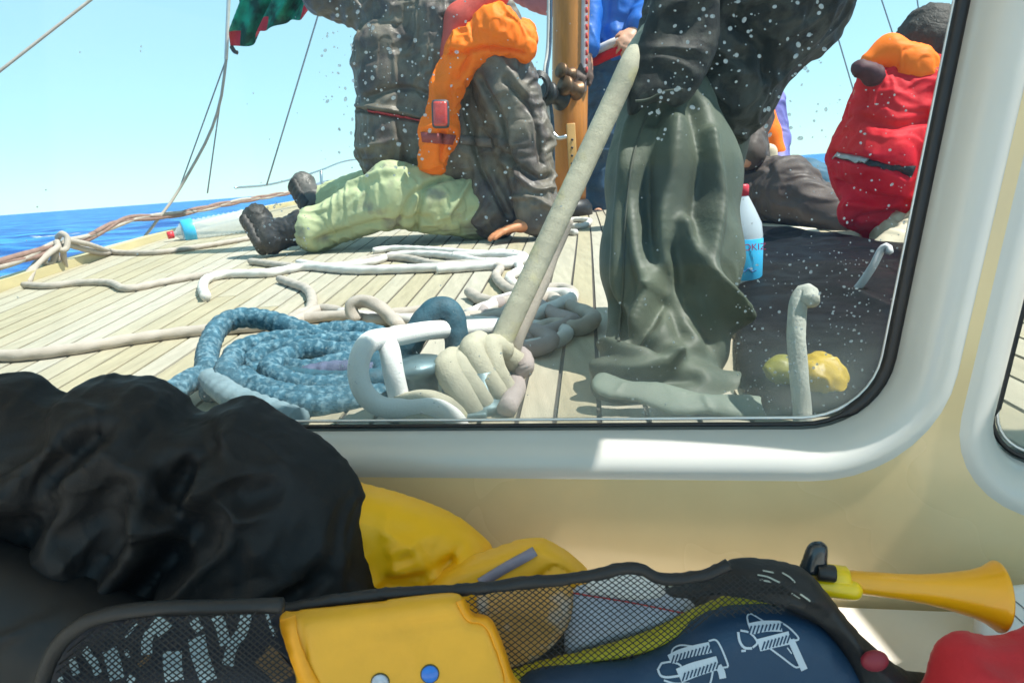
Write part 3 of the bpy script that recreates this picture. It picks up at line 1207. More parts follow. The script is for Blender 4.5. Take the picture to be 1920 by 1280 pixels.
# lifeline and stanchion near the bow
sb = P(602, 352, 8.2)
st = empty('stanchion', tuple(sb))
tag(st, 'short steel stanchion with a lifeline at the bow, left of the seated man', 'stanchion')
V, Fl = tube_mesh(np.array([P(603, 372, 8.2), P(603, 345, 8.2), P(602, 320, 8.2)]), .018, 10)
obj('post', V, Fl, M_steel, st)
V, Fl = tube_mesh(spline([P(440, 352, 6.4), P(500, 347, 6.9), P(555, 334, 7.5), P(602, 319, 8.2), P(660, 300, 9.0), P(760, 296, 10)], n=40), .009, 6)
obj('lifeline', V, Fl, M_steel, st)
V, Fl = puff([(590, 345), (640, 335), (690, 338), (690, 380), (600, 385), (580, 365)], 8.6, R(5), .12, Tb=.12, Redge=.12, h=.02, amp=.02, freq=4)
tag(obj('deck_locker', V, Fl, mat('blue grey canvas', (.17, .22, .28), .8)), 'blue grey canvas lump near the bow behind the green trousers', 'cover')

# side rail: bundle of brown red ropes, knot, drop
rail_px = [(-60, 505, 2.2), (0, 494, 2.35), (60, 478, 2.6), (110, 458, 2.85), (160, 447, 3.1), (240, 412, 3.7), (330, 402, 4.3), (430, 381, 5.2), (540, 362, 6.6), (640, 345, 8.2)]
p0 = spline([P(*q) for q in rail_px], n=90)
parts = []
for k in range(3):
    L_ = np.linspace(0, 60, 90)
    off = np.stack([0 * L_, .008 * np.cos(L_ + k * 2.1), .011 * np.sin(L_ * .5 + k * 2.1)], -1)
    parts.append(tube_mesh(p0 + off, .0105, 8, lay=.08))
V, Fl = join(parts[:2])
rope_r = obj('lashing_rope', V, Fl, M_ropeBr)
tag(rope_r, 'brown red ropes stretched together along the port side above the toe rail', 'rope')
V, Fl = parts[2]
tag(obj('lashing_rope', V, Fl, M_ropeG), 'pale rope twisted along the brown red ropes of the port side', 'rope')
parts = []
for k, q in enumerate([
    [(110, 452, 2.8), (104, 470, 2.78), (112, 498, 2.80), (118, 515, 2.85)],
    [(122, 452, 2.84), (119, 476, 2.8), (122, 500, 2.84)],
    [(108, 446, 2.82), (116, 438, 2.80), (126, 446, 2.8), (124, 466, 2.78), (112, 468, 2.76), (106, 452, 2.78)],
    [(100, 468, 2.74), (74, 488, 2.66), (55, 510, 2.55), (42, 528, 2.5)],
    [(110, 462, 2.76), (86, 480, 2.68), (66, 500, 2.6), (52, 530, 2.5)],
    [(92, 470, 2.74), (82, 492, 2.7), (96, 492, 2.74), (104, 474, 2.76)],
    [(126, 450, 2.86), (165, 458, 3.0), (205, 470, 3.3), (250, 474, 3.55), (290, 473, 3.7)],
    [(124, 458, 2.86), (160, 468, 3.0), (190, 474, 3.2), (215, 474, 3.35)],
]):
    parts.append(tube_mesh(spline([P(*a) for a in q], n=26), .0115, 8, lay=.1))
V, Fl = join(parts)
tag(obj('rope_knot', V, Fl, M_ropeG, base=P(112, 512, 2.85)), 'pale ropes knotted round the port side post with ends hanging to the toe rail', 'rope')
V, Fl = tube_mesh(np.array([P(118, 516, 2.9), P(116, 450, 2.86)]), .014, 10)
tag(obj('side_post', V, Fl, M_steel), 'short post on the port toe rail wrapped by the knotted ropes', 'post')

# flag ------------------------------------------------------------------
def flag():
    nu, nv = 60, 40
    c00, c10, c11, c01 = (P(446, -70, 4.3), P(700, -120, 3.9), P(640, 12, 3.9), P(436, 92, 4.3))
    U, Vv = np.meshgrid(np.linspace(0, 1, nu), np.linspace(0, 1, nv), indexing='ij')
    X = (c00 * (1 - U[..., None]) + c10 * U[..., None]) * (1 - Vv[..., None]) + (c01 * (1 - U[..., None]) + c11 * U[..., None]) * Vv[..., None]
    ph = U * 17 + Vv * 5
    X[..., 1] += .05 * np.sin(ph) + .025 * np.sin(ph * 2.3 + 2)
    X[..., 2] += .012 * np.sin(ph * 1.4 + 1) + .03 * Vv * np.sin(U * 3.1) ** 2
    X = X.reshape(-1, 3)
    # thickness: two sides
    off = np.array([0, .0015, 0])
    V = np.vstack([X - off, X + off])
    i = np.arange(nu - 1)[:, None] * nv
    j = np.arange(nv - 1)[None]
    q = np.stack([i + j, i + nv + j, i + nv + j + 1, i + j + 1], -1).reshape(-1, 4)
    n = nu * nv
    Q = [tuple(map(int, a)) for a in q] + [tuple(int(b) + n for b in a[::-1]) for a in q]
    ring = [a * nv for a in range(nu)] + [(nu - 1) * nv + b for b in range(1, nv)] + [a * nv + nv - 1 for a in range(nu - 2, -1, -1)] + [b for b in range(nv - 2, 0, -1)]
    for a, b in zip(ring, ring[1:] + ring[:1]):
        Q.append((a, b, b + n, a + n))
    f = empty('flag', tuple(P(436, 92, 4.3)))
    tag(f, 'green flag with a red edge flying from the line at the top left', 'flag')
    me = obj('cloth', V, Q, None, f)
    me.data.materials.append(mat('green flag cloth', (.012, .36, .22), .8, var=.3, vscale=14, transl=.35, color2=(.004, .07, .05), c2scale=9, c2lo=.42, c2hi=.60))
    me.data.materials.append(mat('red flag cloth', (.62, .03, .05), .8, var=.2, vscale=14, transl=.3))
    for pz in me.data.polygons:
        vid = pz.vertices[0] % n
        v_, u_ = (vid % nv) / nv, (vid // nv) / nu
        if (v_ > .80 and (u_ < .07 or .2 < u_ < .34)) or (u_ > .62 and v_ > .45 + .2 * math.sin(u_ * 20)):
            pz.material_index = 1
    V, Fl = tube_mesh(spline([P(434, 88, 4.28), P(440, 97, 4.27), P(446, 99, 4.27)], n=8), .012, 8)
    obj('toggle', V, Fl, M_black, f)


flag()

# ================================================================== PEOPLE
M_skin = mat('skin', (.52, .27, .17), .5, var=.12, vscale=25, bump=.0004, bscale=200)
M_skinR = mat('sunburnt skin', (.60, .24, .11), .5, var=.15, vscale=25, bump=.0006, bscale=160)
M_hair = mat('dark hair', (.03, .024, .02), .7, var=.3, vscale=60, bump=.004, bscale=130)
M_olive = mat('wet dark olive oilskin', (.135, .115, .09), .52, spec=.4, var=.3, vscale=16, color2=(.075, .06, .055), c2scale=9, c2lo=.45, c2hi=.62, bump=.0012, bscale=140, rvar=.1, wr=(9, .010))
M_green = mat('pale green oilskin', (.40, .44, .25), .68, spec=.25, var=.12, vscale=8, color2=(.25, .25, .18), c2scale=9, c2lo=.55, c2hi=.68, bump=.0012, bscale=60, wr=(9, .008))
M_green2 = mat('sage green oilskin', (.070, .086, .064), .58, spec=.32, var=.2, vscale=9, bump=.0006, bscale=160, rvar=.06, wr=(13, .004), color2=(.055, .066, .050), c2scale=6, c2lo=.5, c2hi=.7)
M_camo = mat('mottled dark jacket', (.040, .040, .036), .66, spec=.3, var=.45, vscale=26, color2=(.010, .011, .012), c2scale=24, c2lo=.46, c2hi=.54, bump=.0016, bscale=70, wr=(14, .008))
M_navy = mat('navy cloth', (.03, .075, .14), .6, var=.3, vscale=20, bump=.001, bscale=70)
M_blue = mat('bright blue jacket', (.015, .13, .50), .5, var=.18, vscale=10, bump=.001)
M_brown = mat('dark brown oilskin', (.075, .058, .052), .62, spec=.3, var=.25, vscale=12, bump=.001, bscale=60, rvar=.1, wr=(8, .010))
M_red = mat('red sailing jacket', (.58, .008, .02), .68, spec=.22, var=.16, vscale=9, bump=.0012, bscale=60, wr=(9, .007))
M_orange = mat('orange life jacket', (1.0, .20, .012), .62, spec=.25, var=.10, vscale=10, bump=.001, bscale=50, transl=.1)
M_purple = mat('violet blue jacket', (.14, .13, .38), .6, var=.15)
M_boot = mat('black rubber boot', (.02, .02, .02), .6, var=.3, vscale=30, bump=.001, bscale=90, rvar=.1)
M_beige = mat('beige cloth', (.55, .46, .33), .75, var=.12, vscale=12, bump=.001)
M_redwd = mat('red webbing', (.45, .04, .05), .6, var=.15, bump=.0004, bscale=400)


def hand(w, d, up, s=1.0, curl=.5, thumb=1, spread=1.0):
    w, d, up = (np.array(q, float) for q in (w, d, up))
    d /= np.linalg.norm(d)
    up = up - (up @ d) * d
    up /= np.linalg.norm(up)
    sd = np.cross(d, up)
    pr = [('c', w, w + d * .045 * s, .026 * s, .024 * s, .01)]
    for i in range(4):
        a = w + d * .02 * s + sd * (i - 1.5) * .015 * s
        b = w + d * .085 * s + sd * (i - 1.5) * .021 * s * spread
        pr.append(('c', a, b, .017 * s, .0115 * s, .012))
        L = (.068, .078, .074, .056)[i] * s
        dd = d + sd * (i - 1.5) * .12 * spread
        dd /= np.linalg.norm(dd)
        q = b
        an = 0
        for k, fr in enumerate((.45, .32, .23)):
            an += curl * (.5, .7, .6)[k]
            e = q + (dd * math.cos(an) - up * math.sin(an)) * L * fr
            pr.append(('c', q, e, (.0105, .0095, .0085)[k] * s, (.0095, .0085, .0075)[k] * s, .004))
            q = e
    a = w + d * .02 * s + sd * thumb * .022 * s
    b = w + d * .055 * s + sd * thumb * .050 * s - up * .008 * s
    c = b + (d * .8 + sd * thumb * .25 - up * .3) * .032 * s
    pr += [('c', a, b, .015 * s, .012 * s, .008), ('c', b, c, .0115 * s, .009 * s, .004)]
    return pr


def person(label, J, group=None, skin=None, h=.010, hands=(), face=(0, -1, 0), hair=True, rs=.8):
    """one continuous body; clothes are added as children"""
    g = {k: np.array(v, float) for k, v in J.items()}
    pr = []
    hd = g['head']
    f = np.array(face, float)
    f /= np.linalg.norm(f)
    sd = np.cross(f, [0, 0, 1.0])
    pr += [('e', hd, (.080, .085, .112)), ('e', hd + f * .03 - np.array([0, 0, .05]), (.055, .055, .062)),
           ('c', hd + f * .083 + np.array([0, 0, .018]), hd + f * .104 - np.array([0, 0, .016]), .010, .014, .012),
           ('c', hd + f * .082 - sd * .02 - np.array([0, 0, .052]), hd + f * .082 + sd * .02 - np.array([0, 0, .052]), .008, .008, .008)]
    for s_ in (-1, 1):
        pr.append(('e', hd + sd * s_ * .083 - np.array([0, 0, .005]), (.014, .018, .030), .006))
        pr.append(('-e', hd + f * .098 + sd * s_ * .032 + np.array([0, 0, .012]), (.015, .015, .010), .012))
    nk = g['neck']
    pr += [('c', hd - np.array([0, 0, .06]), nk, .052, .055)]
    pr += [('c', nk, g['chest'], .09 * rs, .125 * rs, .03), ('c', g['chest'], g['waist'], .125 * rs, .115 * rs, .03), ('c', g['waist'], g['hip'], .115 * rs, .11 * rs, .03)]
    for s_ in 'LR':
        sh, el, wr = g['sh' + s_], g['el' + s_], g['wr' + s_]
        pr += [('c', nk, sh, .06 * rs, .058 * rs, .03), ('c', sh, g['chest'], .06 * rs, .09 * rs, .03), ('c', sh, el, .052 * rs, .040 * rs), ('c', el, wr, .041 * rs, .027)]
        if s_ in hands:
            q = hands[s_]
            pr += hand(wr, q[0], q[1], q[2] if len(q) > 2 else 1.0, q[3] if len(q) > 3 else .5, q[4] if len(q) > 4 else 1)
        kn, an, to = g['kn' + s_], g['an' + s_], g['to' + s_]
        hj = g['hip' + s_] if 'hip' + s_ in g else g['hip']
        pr += [('c', hj, kn, .085 * rs, .060 * rs), ('c', kn, an, .056 * rs, .038 * rs), ('c', an, to, .036 * rs, .028 * rs)]
    V, Q = blob(pr, h, .02)
    b = g.get('base', np.array([V[:, 0].mean(), V[:, 1].mean(), V[:, 2].min()]))
    o = obj('person', V, Q, skin or M_skin, base=b)
    tag(o, label, 'person', group)
    if hair:
        V, Q = blob([('e', hd - f * .012 + np.array([0, 0, .022]), (.089, .093, .108)), ('-e', hd + f * .095 - np.array([0, 0, .02]), (.085, .085, .10))], .008, .02)
        V = V + vnormals(V, Q) * (.006 * crumple(V, 30, 4))[:, None]
        obj('hair', V, Q, M_hair, o)
    for s_ in (-1, 1):
        V, Fl = lathe_mesh(hd + f * .078 + sd * s_ * .031 + np.array([0, 0, .012]), [(-.010, 0), (-.007, .008), (0, .0105), (.007, .008), (.010, 0)], (0, 0, 1), 12)
        obj('eye', V, Fl, mat('eye', (.6, .58, .55), .2), o)
    return o


# ---- man sitting in the left middle
sm_J = dict(head=P(900, -170, 2.86), neck=P(880, -70, 2.88), chest=P(810, 110, 2.90), waist=P(800, 270, 2.88), hip=P(885, 385, 2.84),
            shR=P(930, 80, 2.76), elR=P(982, 262, 2.72), wrR=P(1000, 418, 2.64),
            shL=P(700, 20, 2.98), elL=P(612, -20, 2.98), wrL=P(560, -190, 2.98),
            knR=P(745, 368, 2.74), anR=P(570, 428, 2.78), toR=P(500, 433, 2.79),
            knL=P(725, 350, 3.08), anL=P(600, 375, 3.3), toL=P(565, 340, 3.35))
hd_ = D(955, 452) - D(1000, 430)
sm = person('man in a dark olive jacket and pale green trousers sitting, leaning back on one hand',
            sm_J, skin=M_skinR, h=.008, hands={'R': (np.array([-.95, -.25, -.12]), (0, .05, 1), 1.12, .28, 1)}, face=(-.5, -.8, -.1))
cuts = [((655, 205), (700, 212), (760, 222), (830, 238)), ]
garment('trousers', [('c', P(890, 388, 2.84), P(745, 366, 2.75), .125, .118), ('c', P(745, 366, 2.75), P(600, 428, 2.78), .112, .076),
                     ('c', P(602, 427, 2.78), P(592, 430, 2.78), .084, .086, .01),
                     ('c', P(880, 375, 3.0), P(725, 350, 3.10), .115, .10), ('c', P(725, 350, 3.1), P(612, 378, 3.27), .10, .078)],
        M_green, sm, h=.009, k=.03, amp=.008, freq=8, seed=21, stretch=(.7, 1, 1.3), fine=.003,
        lines=[(((860, 330), (800, 350), (780, 430)), -.014, .012), (((830, 335), (770, 370), (740, 440)), -.010, .012), (((880, 345), (840, 400)), .014, .012),
               (((640, 355), (720, 325), (790, 320)), .008, .02), (((600, 450), (700, 420), (800, 410)), -.012, .02)])
jk, jV, jQ = garment('jacket', [('c', P(735, 95, 2.93), P(745, 275, 2.93), .150, .160, .05), ('c', P(830, 60, 2.90), P(835, 290, 2.88), .160, .155, .05),
                                ('c', P(700, 10, 2.98), P(610, -25, 2.98), .105, .090, .04), ('c', P(610, -25, 2.98), P(560, -180, 2.98), .085, .06, .04),
                                ('c', P(880, -60, 2.9), P(930, 90, 2.78), .10, .115, .05), ('c', P(880, -60, 2.9), P(760, 20, 2.95), .10, .13, .06),
                                ('c', P(760, 20, 2.95), P(700, 10, 2.98), .13, .10, .05),
                                ('c', P(930, 110, 2.77), P(980, 262, 2.73), .118, .112, .02), ('c', P(980, 262, 2.73), P(1008, 395, 2.65), .110, .076, .03),
                                ('c', P(1008, 390, 2.65), P(1010, 405, 2.645), .080, .074, .01),
                                ('c', P(890, 200, 2.86), P(925, 395, 2.80), .10, .11, .05)],
                     M_olive, sm, h=.008, k=.03, amp=.013, freq=8, seed=5, stretch=(1.2, 1, .8), fine=.005,
                     lines=[(((655, 205), (700, 212), (760, 222), (830, 238)), -.020, .008), (((655, 196), (700, 202), (760, 212), (830, 228)), .012, .012),
                            (((690, 180), (760, 165), (830, 190)), -.012, .012),
                            (((900, 150), (940, 230), (960, 330)), -.018, .016), (((880, 120), (930, 110), (980, 170)), .010, .02),
                            (((950, 150), (1000, 215), (1015, 300)), -.014, .012), (((930, 280), (1000, 330), (1030, 330)), -.014, .012),
                            (((940, 300), (1000, 352), (1035, 352)), .012, .010), (((960, 370), (1000, 372), (1030, 388)), .010, .010),
                            (((870, 180), (900, 300), (950, 400)), -.022, .014), (((900, 300), (930, 350), (960, 410)), .010, .012)])
jb = bvh_of(jV, jQ)
V, Q = blob([('c', P(980, 92, 2.67), P(930, 58, 2.665), .042, .085, .03), ('c', P(930, 58, 2.665), P(872, 98, 2.67), .080, .066, .03),
             ('c', P(872, 98, 2.67), P(838, 165, 2.70), .066, .062, .03), ('c', P(838, 165, 2.70), P(822, 245, 2.705), .062, .066, .03),
             ('c', P(822, 245, 2.705), P(810, 300, 2.72), .064, .058, .03), ('c', P(975, 75, 2.69), P(980, 60, 2.9), .055, .05, .02)], .007, .03)
V = V + vnormals(V, Q) * (.008 * crumple(V, 12, 8))[:, None]
V = creases(V, Q, [(((880, 95), (920, 92), (980, 100)), -.016, .012), (((840, 100), (880, 105), (860, 150)), -.016, .012), (((830, 250), (830, 300)), -.016, .010), (((850, 140), (845, 190)), -.008, .01)])
V = buckle(V, Q, s=.12, sv=.12, it=120, k=.006, bend=.12, freq=16, kick=.003, lim=.012)
vest = obj('life_vest', V, Q, M_orange, sm)
sub(vest)
vb = bvh_of(V, Q)
V, Q = blob([('c', P(868, 40, 2.74), P(850, 100, 2.735), .065, .05, .02), ('c', P(868, 40, 2.74), P(930, -10, 2.72), .065, .05, .02)], .008, .02)
obj('vest_lining', V, Q, mat('red lining', (.50, .07, .05), .6, var=.2, vscale=20), vest)
c_ = P(826, 214, 2.605)
rm = np.array(Matrix.Rotation(R(4), 3, 'Y'))
V, Fl = box_mesh(c_, (.062, .03, .098), rm, .014)
pk = obj('strobe_pocket', V, Fl, mat('dark grey edging', (.05, .05, .06), .5), vest)
V, Fl = box_mesh(c_ + np.array([0, -.006, 0]), (.050, .03, .084), rm, .010)
obj('pocket_window', V, Fl, mat('red plastic window', (.50, .05, .04), .25, var=.25, vscale=40, coat=.5), pk)
V, Fl = ribbon_on(jb, [(690, 206), (740, 216), (800, 226), (850, 236)], .022, .004)
obj('waist_belt', V, Fl, M_redwd, sm)
V, Fl = ribbon_on(vb, [(792, 256), (815, 259), (850, 262)], .036, .004)
obj('crotch_strap', V, Fl, mat('dark red strap', (.28, .05, .05), .6), vest)
V, Fl = ribbon_on(jb, [(862, 262), (900, 266), (925, 268)], .032, .004)
obj('side_strap', V, Fl, mat('grey strap', (.14, .12, .11), .6), sm)


def boot(name_parent, heel, toe, ankle, m=M_boot, r=.05):
    heel, toe, ankle = (np.array(q, float) for q in (heel, toe, ankle))
    V, Q = blob([('c', heel, toe, r, r * .85, .02), ('c', heel * .8 + toe * .2, ankle, r * 1.05, r * 1.15, .03), ('c', ankle, ankle + (ankle - heel) * .15, r * 1.15, r * 1.3, .01),
                 ('e', toe, (r * .95, r, r), .02)], .006, .02)
    V = V + vnormals(V, Q) * (.005 * crumple(V, 22, 3))[:, None]
    b = obj('boot', V, Q, m, name_parent)
    ax_ = ankle - heel
    tt = toe - heel
    n_ = -(ax_ - (ax_ @ tt) / (tt @ tt) * tt)
    n_ /= np.linalg.norm(n_)
    pth = np.array([heel - tt * .15, heel, (heel + toe) / 2, toe, toe + tt * .12]) + n_ * r * .78
    V, Fl = tube_mesh(spline(pth, n=22), [r * .6] + [r * .98] * 20 + [r * .6], 12, up=tuple(n_), flat=.45)
    V = V + .003 * np.sign(np.sin(V @ (tt / np.linalg.norm(tt)) * 260))[:, None] * n_
    obj('sole', V, Fl, mat('boot sole', (.03, .028, .028), .6, var=.3), b)
    return b


boot(sm, P(508, 452, 2.74), P(482, 408, 2.80), P(556, 430, 2.77), r=.052)
boot(sm, P(590, 382, 3.25), P(568, 345, 3.3), P(612, 380, 3.27), mat('worn grey boot', (.08, .075, .07), .5, var=.3, vscale=20), .055)

# ---- man standing behind the mast
bm_J = dict(head=P(1160, -330, 3.85), neck=P(1158, -250, 3.88), chest=P(1160, -150, 3.9), waist=P(1160, 0, 3.9), hip=P(1158, 90, 3.9),
            shR=P(1215, -180, 3.85), elR=P(1245, -50, 3.8), wrR=P(1190, 60, 3.62), shL=P(1105, -180, 3.85), elL=P(1112, -30, 3.8), wrL=P(1100, 105, 3.68),
            hipL=P(1130, 110, 3.9), hipR=P(1185, 110, 3.9),
            knL=P(1130, 255, 3.85), anL=P(1128, 385, 3.9), toL=P(1118, 405, 3.72), knR=P(1180, 255, 3.85), anR=P(1182, 385, 3.92), toR=P(1190, 402, 3.74))
bm = person('man in a bright blue jacket and navy trousers standing behind the mast', bm_J, h=.011, face=(-.3, -1, 0),
            hands={'L': (P(1066, 165, 3.52) - P(1098, 108, 3.64), (0, -1, .3), 1.0, .9, -1), 'R': ((-.5, -.5, -.5), (0, -1, .3), 1.0, .9, 1)})
garment('trousers', [('c', P(1155, 95, 3.9), P(1165, 100, 3.9), .17, .17), ('c', P(1133, 115, 3.88), P(1130, 250, 3.85), .125, .115), ('c', P(1130, 250, 3.85), P(1127, 372, 3.88), .11, .10),
                     ('c', P(1183, 115, 3.9), P(1180, 250, 3.87), .125, .115), ('c', P(1180, 250, 3.87), P(1180, 372, 3.9), .11, .10)], M_navy, bm, h=.012, k=.03, amp=.018, freq=8, seed=9, stretch=(1, 1, 1.6), fine=.006)
garment('jacket', [('c', P(1160, -150, 3.9), P(1163, 70, 3.88), .19, .175), ('c', P(1215, -180, 3.85), P(1245, -50, 3.8), .09, .085), ('c', P(1245, -50, 3.8), P(1200, 45, 3.65), .08, .06),
                   ('c', P(1105, -180, 3.85), P(1112, -30, 3.8), .08, .07), ('c', P(1112, -30, 3.8), P(1103, 85, 3.7), .065, .05), ('c', P(1158, -240, 3.88), P(1160, -150, 3.9), .1, .17)],
        M_blue, bm, h=.012, k=.04, amp=.014, freq=7, seed=31, fine=.005)
th = np.linspace(0, 2 * math.pi, 30)
c = P(1163, 92, 3.88)
for nm, dz, rad, m in (('hem', 0, .196, M_ropeW), ('hem_trim', -.04, .192, M_red)):
    V, Fl = tube_mesh(np.stack([c[0] + rad * np.cos(th), c[1] + rad * np.sin(th), c[2] + dz + .012 * np.sin(3 * th) + .02 * np.cos(th)], -1), .024, 8, caps=False, flat=1.0)
    obj(nm, V, Fl, m, bm)
V, Q = blob([p for p in hand(P(1096, 112, 3.60), P(1066, 165, 3.49) - P(1096, 112, 3.60), (0, -1, .3), 1.3, .9, -1)], .008, .01)
obj('glove', V, Q, mat('brown glove', (.10, .055, .04), .6, var=.3), bm)
for a in ((1120, 1128), (1192, 1182)):
    boot(bm, P(a[1], 402, 3.92), P(a[0], 412, 3.72), P(a[1], 375, 3.9), r=.05)

# ---- person kneeling close to the window
kp_J = dict(head=P(1430, -330, 1.12), neck=P(1420, -230, 1.14), chest=P(1400, -60, 1.16), waist=P(1375, 60, 1.18), hip=P(1330, 160, 1.18),
            shR=P(1540, -120, 1.16), elR=P(1520, 60, 1.22), wrR=P(1400, 120, 1.18), shL=P(1315, -130, 1.12), elL=P(1300, 15, 1.11), wrL=P(1262, 100, 1.09),
            hipL=P(1275, 200, 1.10), hipR=P(1330, 200, 1.22),
            knL=P(1240, 670, 1.0), anL=P(1375, 742, .96), toL=P(1450, 745, .98),
            knR=P(1290, 560, 1.12), anR=P(1330, 620, 1.18), toR=P(1350, 630, 1.2))
kp = person('person kneeling near the window in mottled dark jacket and baggy sage trousers', kp_J, h=.009, face=(-.6, .7, -.2), rs=.55,
            hands={'L': ((.1, 1, -.2), (0, 0, 1), .9, .6, 1), 'R': ((-.6, -.3, -.3), (0, -1, .3), .95, .9, 1)})
tro, tV, tQ = garment('trousers', [('c', P(1250, 215, 1.10), P(1262, 330, 1.07), .072, .092, .03), ('c', P(1262, 330, 1.07), P(1258, 480, 1.03), .092, .094, .03),
                                   ('c', P(1258, 480, 1.03), P(1250, 640, .95), .094, .074, .03), ('c', P(1250, 640, .95), P(1182, 712, .87), .072, .044, .03),
                                   ('c', P(1182, 715, .865), P(1290, 740, .865), .040, .040, .02), ('c', P(1290, 740, .865), P(1425, 748, .88), .038, .030, .02),
                                   ('c', P(1320, 200, 1.25), P(1288, 400, 1.22), .08, .07, .03), ('c', P(1288, 400, 1.22), P(1280, 600, 1.14), .07, .06, .03),
                                   ('c', P(1285, 190, 1.2), P(1310, 180, 1.2), .085, .08, .04)],
                      M_green2, kp, h=.0055, k=.03, amp=.003, freq=10, seed=44, bk=dict(s=.16, sv=.06, it=240, k=.004, bend=.34, freq=9, kick=.004, lim=.03),
                      lines=[(((1205, 200), (1180, 260), (1165, 420), (1160, 560)), .012, .012),
                             (((1228, 205), (1205, 300), (1215, 430), (1260, 560), (1285, 620)), -.017, .014),
                             (((1215, 240), (1190, 340), (1195, 460), (1215, 540)), .012, .010),
                             (((1270, 230), (1260, 330), (1240, 420), (1230, 520), (1175, 640)), .014, .013),
                             (((1300, 200), (1320, 300), (1305, 400), (1300, 520)), -.016, .014),
                             (((1330, 250), (1345, 380), (1330, 500), (1360, 600)), .014, .012),
                             (((1290, 420), (1320, 520), (1368, 610)), .020, .011), (((1270, 470), (1290, 560), (1340, 640)), -.014, .013),
                             (((1150, 560), (1170, 620), (1230, 660)), -.016, .012), (((1135, 650), (1190, 665), (1270, 660)), .014, .009),
                             (((1130, 690), (1190, 694), (1260, 672)), .016, .010), (((1150, 700), (1230, 712), (1300, 706)), -.011, .010),
                             (((1130, 716), (1200, 730), (1300, 748), (1420, 752)), .008, .007), (((1240, 560), (1220, 600), (1180, 640)), -.016, .010)])
kj, kV, kQ = garment('jacket', [('c', P(1330, 130, 1.18), P(1400, -60, 1.16), .118, .145, .05), ('c', P(1420, -60, 1.16), P(1425, -200, 1.14), .135, .10, .05),
                                ('c', P(1318, 190, 1.20), P(1325, 130, 1.18), .060, .10, .03), ('c', P(1300, 170, 1.18), P(1260, 150, 1.12), .07, .045, .03),
                                ('c', P(1540, -120, 1.16), P(1480, 20, 1.19), .075, .078, .03), ('c', P(1480, 20, 1.19), P(1405, 115, 1.18), .075, .058, .03),
                                ('c', P(1315, -130, 1.12), P(1302, 15, 1.10), .07, .058, .03), ('c', P(1302, 15, 1.10), P(1262, 95, 1.075), .056, .044, .02)],
                     M_camo, kp, h=.006, k=.03, amp=.010, freq=12, seed=71, fine=.004, bk=dict(s=.16, sv=.14, it=150, k=.006, bend=.12, lim=.016),
                     lines=[(((1300, 10), (1340, 80), (1380, 130)), .012, .010), (((1290, 190), (1330, 130), (1400, 110)), -.014, .012), (((1380, 40), (1430, 90), (1440, 140)), -.012, .010),
                            (((1330, 0), (1320, 60), (1300, 130)), -.016, .012)])
kb = bvh_of(kV, kQ)
V, Q = puff([(1236, -60), (1330, -60), (1345, 60), (1325, 130), (1292, 184), (1264, 198), (1240, 186), (1212, 198), (1182, 216), (1177, 186), (1189, 120), (1204, 70), (1222, 10)], 1.02, R(6), .020, Tb=.03, Redge=.035, h=.0045,
            amp=.006, freq=14, seed=77)
V = buckle(V, Q, s=.13, sv=.08, it=140, k=.006, bend=.18, freq=14, kick=.003, lim=.014)
jf = obj('jacket_flap', V, Q, M_camo, kp)
sub(jf)
V, Fl = ribbon_on(bvh_of(V, Q), [(1192, 190), (1215, 186), (1245, 172), (1280, 168)], .0035, .0006, .0009, n=40)
obj('hem_seam', V, Fl, mat('dark seam', (.05, .06, .045), .7), jf)
V, Fl = ribbon_on(bvh_of(tV, tQ), [(1212, 215), (1186, 300), (1172, 420), (1168, 540), (1160, 640)], .0035, .0006, .0009, n=60)
obj('seam', V, Fl, mat('dark seam', (.05, .06, .045), .7), kp)
V, Q = puff([(1128, 700), (1180, 716), (1240, 720), (1320, 740), (1400, 742), (1462, 754), (1468, 780), (1400, 788), (1330, 774), (1260, 774), (1190, 750), (1140, 744), (1110, 724)], .775, R(60), .006, Tb=.005, Redge=.012, h=.003, amp=.002, freq=18)
V = buckle(V, Q, s=.10, sv=.03, it=120, k=.006, bend=.3, freq=14, kick=.002, lim=.01)
obj('trouser_cuff', V, Q, mat('light green lining', (.14, .17, .135), .6, var=.15, vscale=14, bump=.0006), kp)
boot(kp, P(1440, 742, .99), P(1540, 756, 1.02), P(1435, 735, .97), r=.032)

# ---- two people sitting beyond, to the right of the kneeling one
pb_J = dict(head=P(1335, 40, 2.75), neck=P(1345, 110, 2.75), chest=P(1350, 180, 2.75), waist=P(1355, 260, 2.75), hip=P(1365, 345, 2.7),
            shR=P(1405, 140, 2.7), elR=P(1405, 230, 2.6), wrR=P(1400, 300, 2.5), shL=P(1290, 140, 2.8), elL=P(1280, 230, 2.7), wrL=P(1300, 300, 2.6),
            knR=P(1480, 355, 2.5), anR=P(1590, 425, 2.3), toR=P(1630, 420, 2.25), knL=P(1470, 360, 2.75), anL=P(1580, 400, 2.7), toL=P(1610, 385, 2.7))
pb = person('person in dark brown oilskins sitting with legs out, half hidden behind the kneeling one', pb_J, h=.011, face=(.7, -.5, -.1))
garment('trousers', [('c', P(1375, 345, 2.68), P(1475, 360, 2.5), .125, .10), ('c', P(1475, 360, 2.5), P(1585, 420, 2.32), .10, .068), ('c', P(1375, 340, 2.8), P(1475, 352, 2.76), .12, .09),
                     ('c', P(1475, 352, 2.76), P(1570, 392, 2.7), .085, .07)], M_brown, pb, h=.009, k=.03, amp=.010, freq=9, seed=15, stretch=(.5, 1, 1.6), fine=.004)
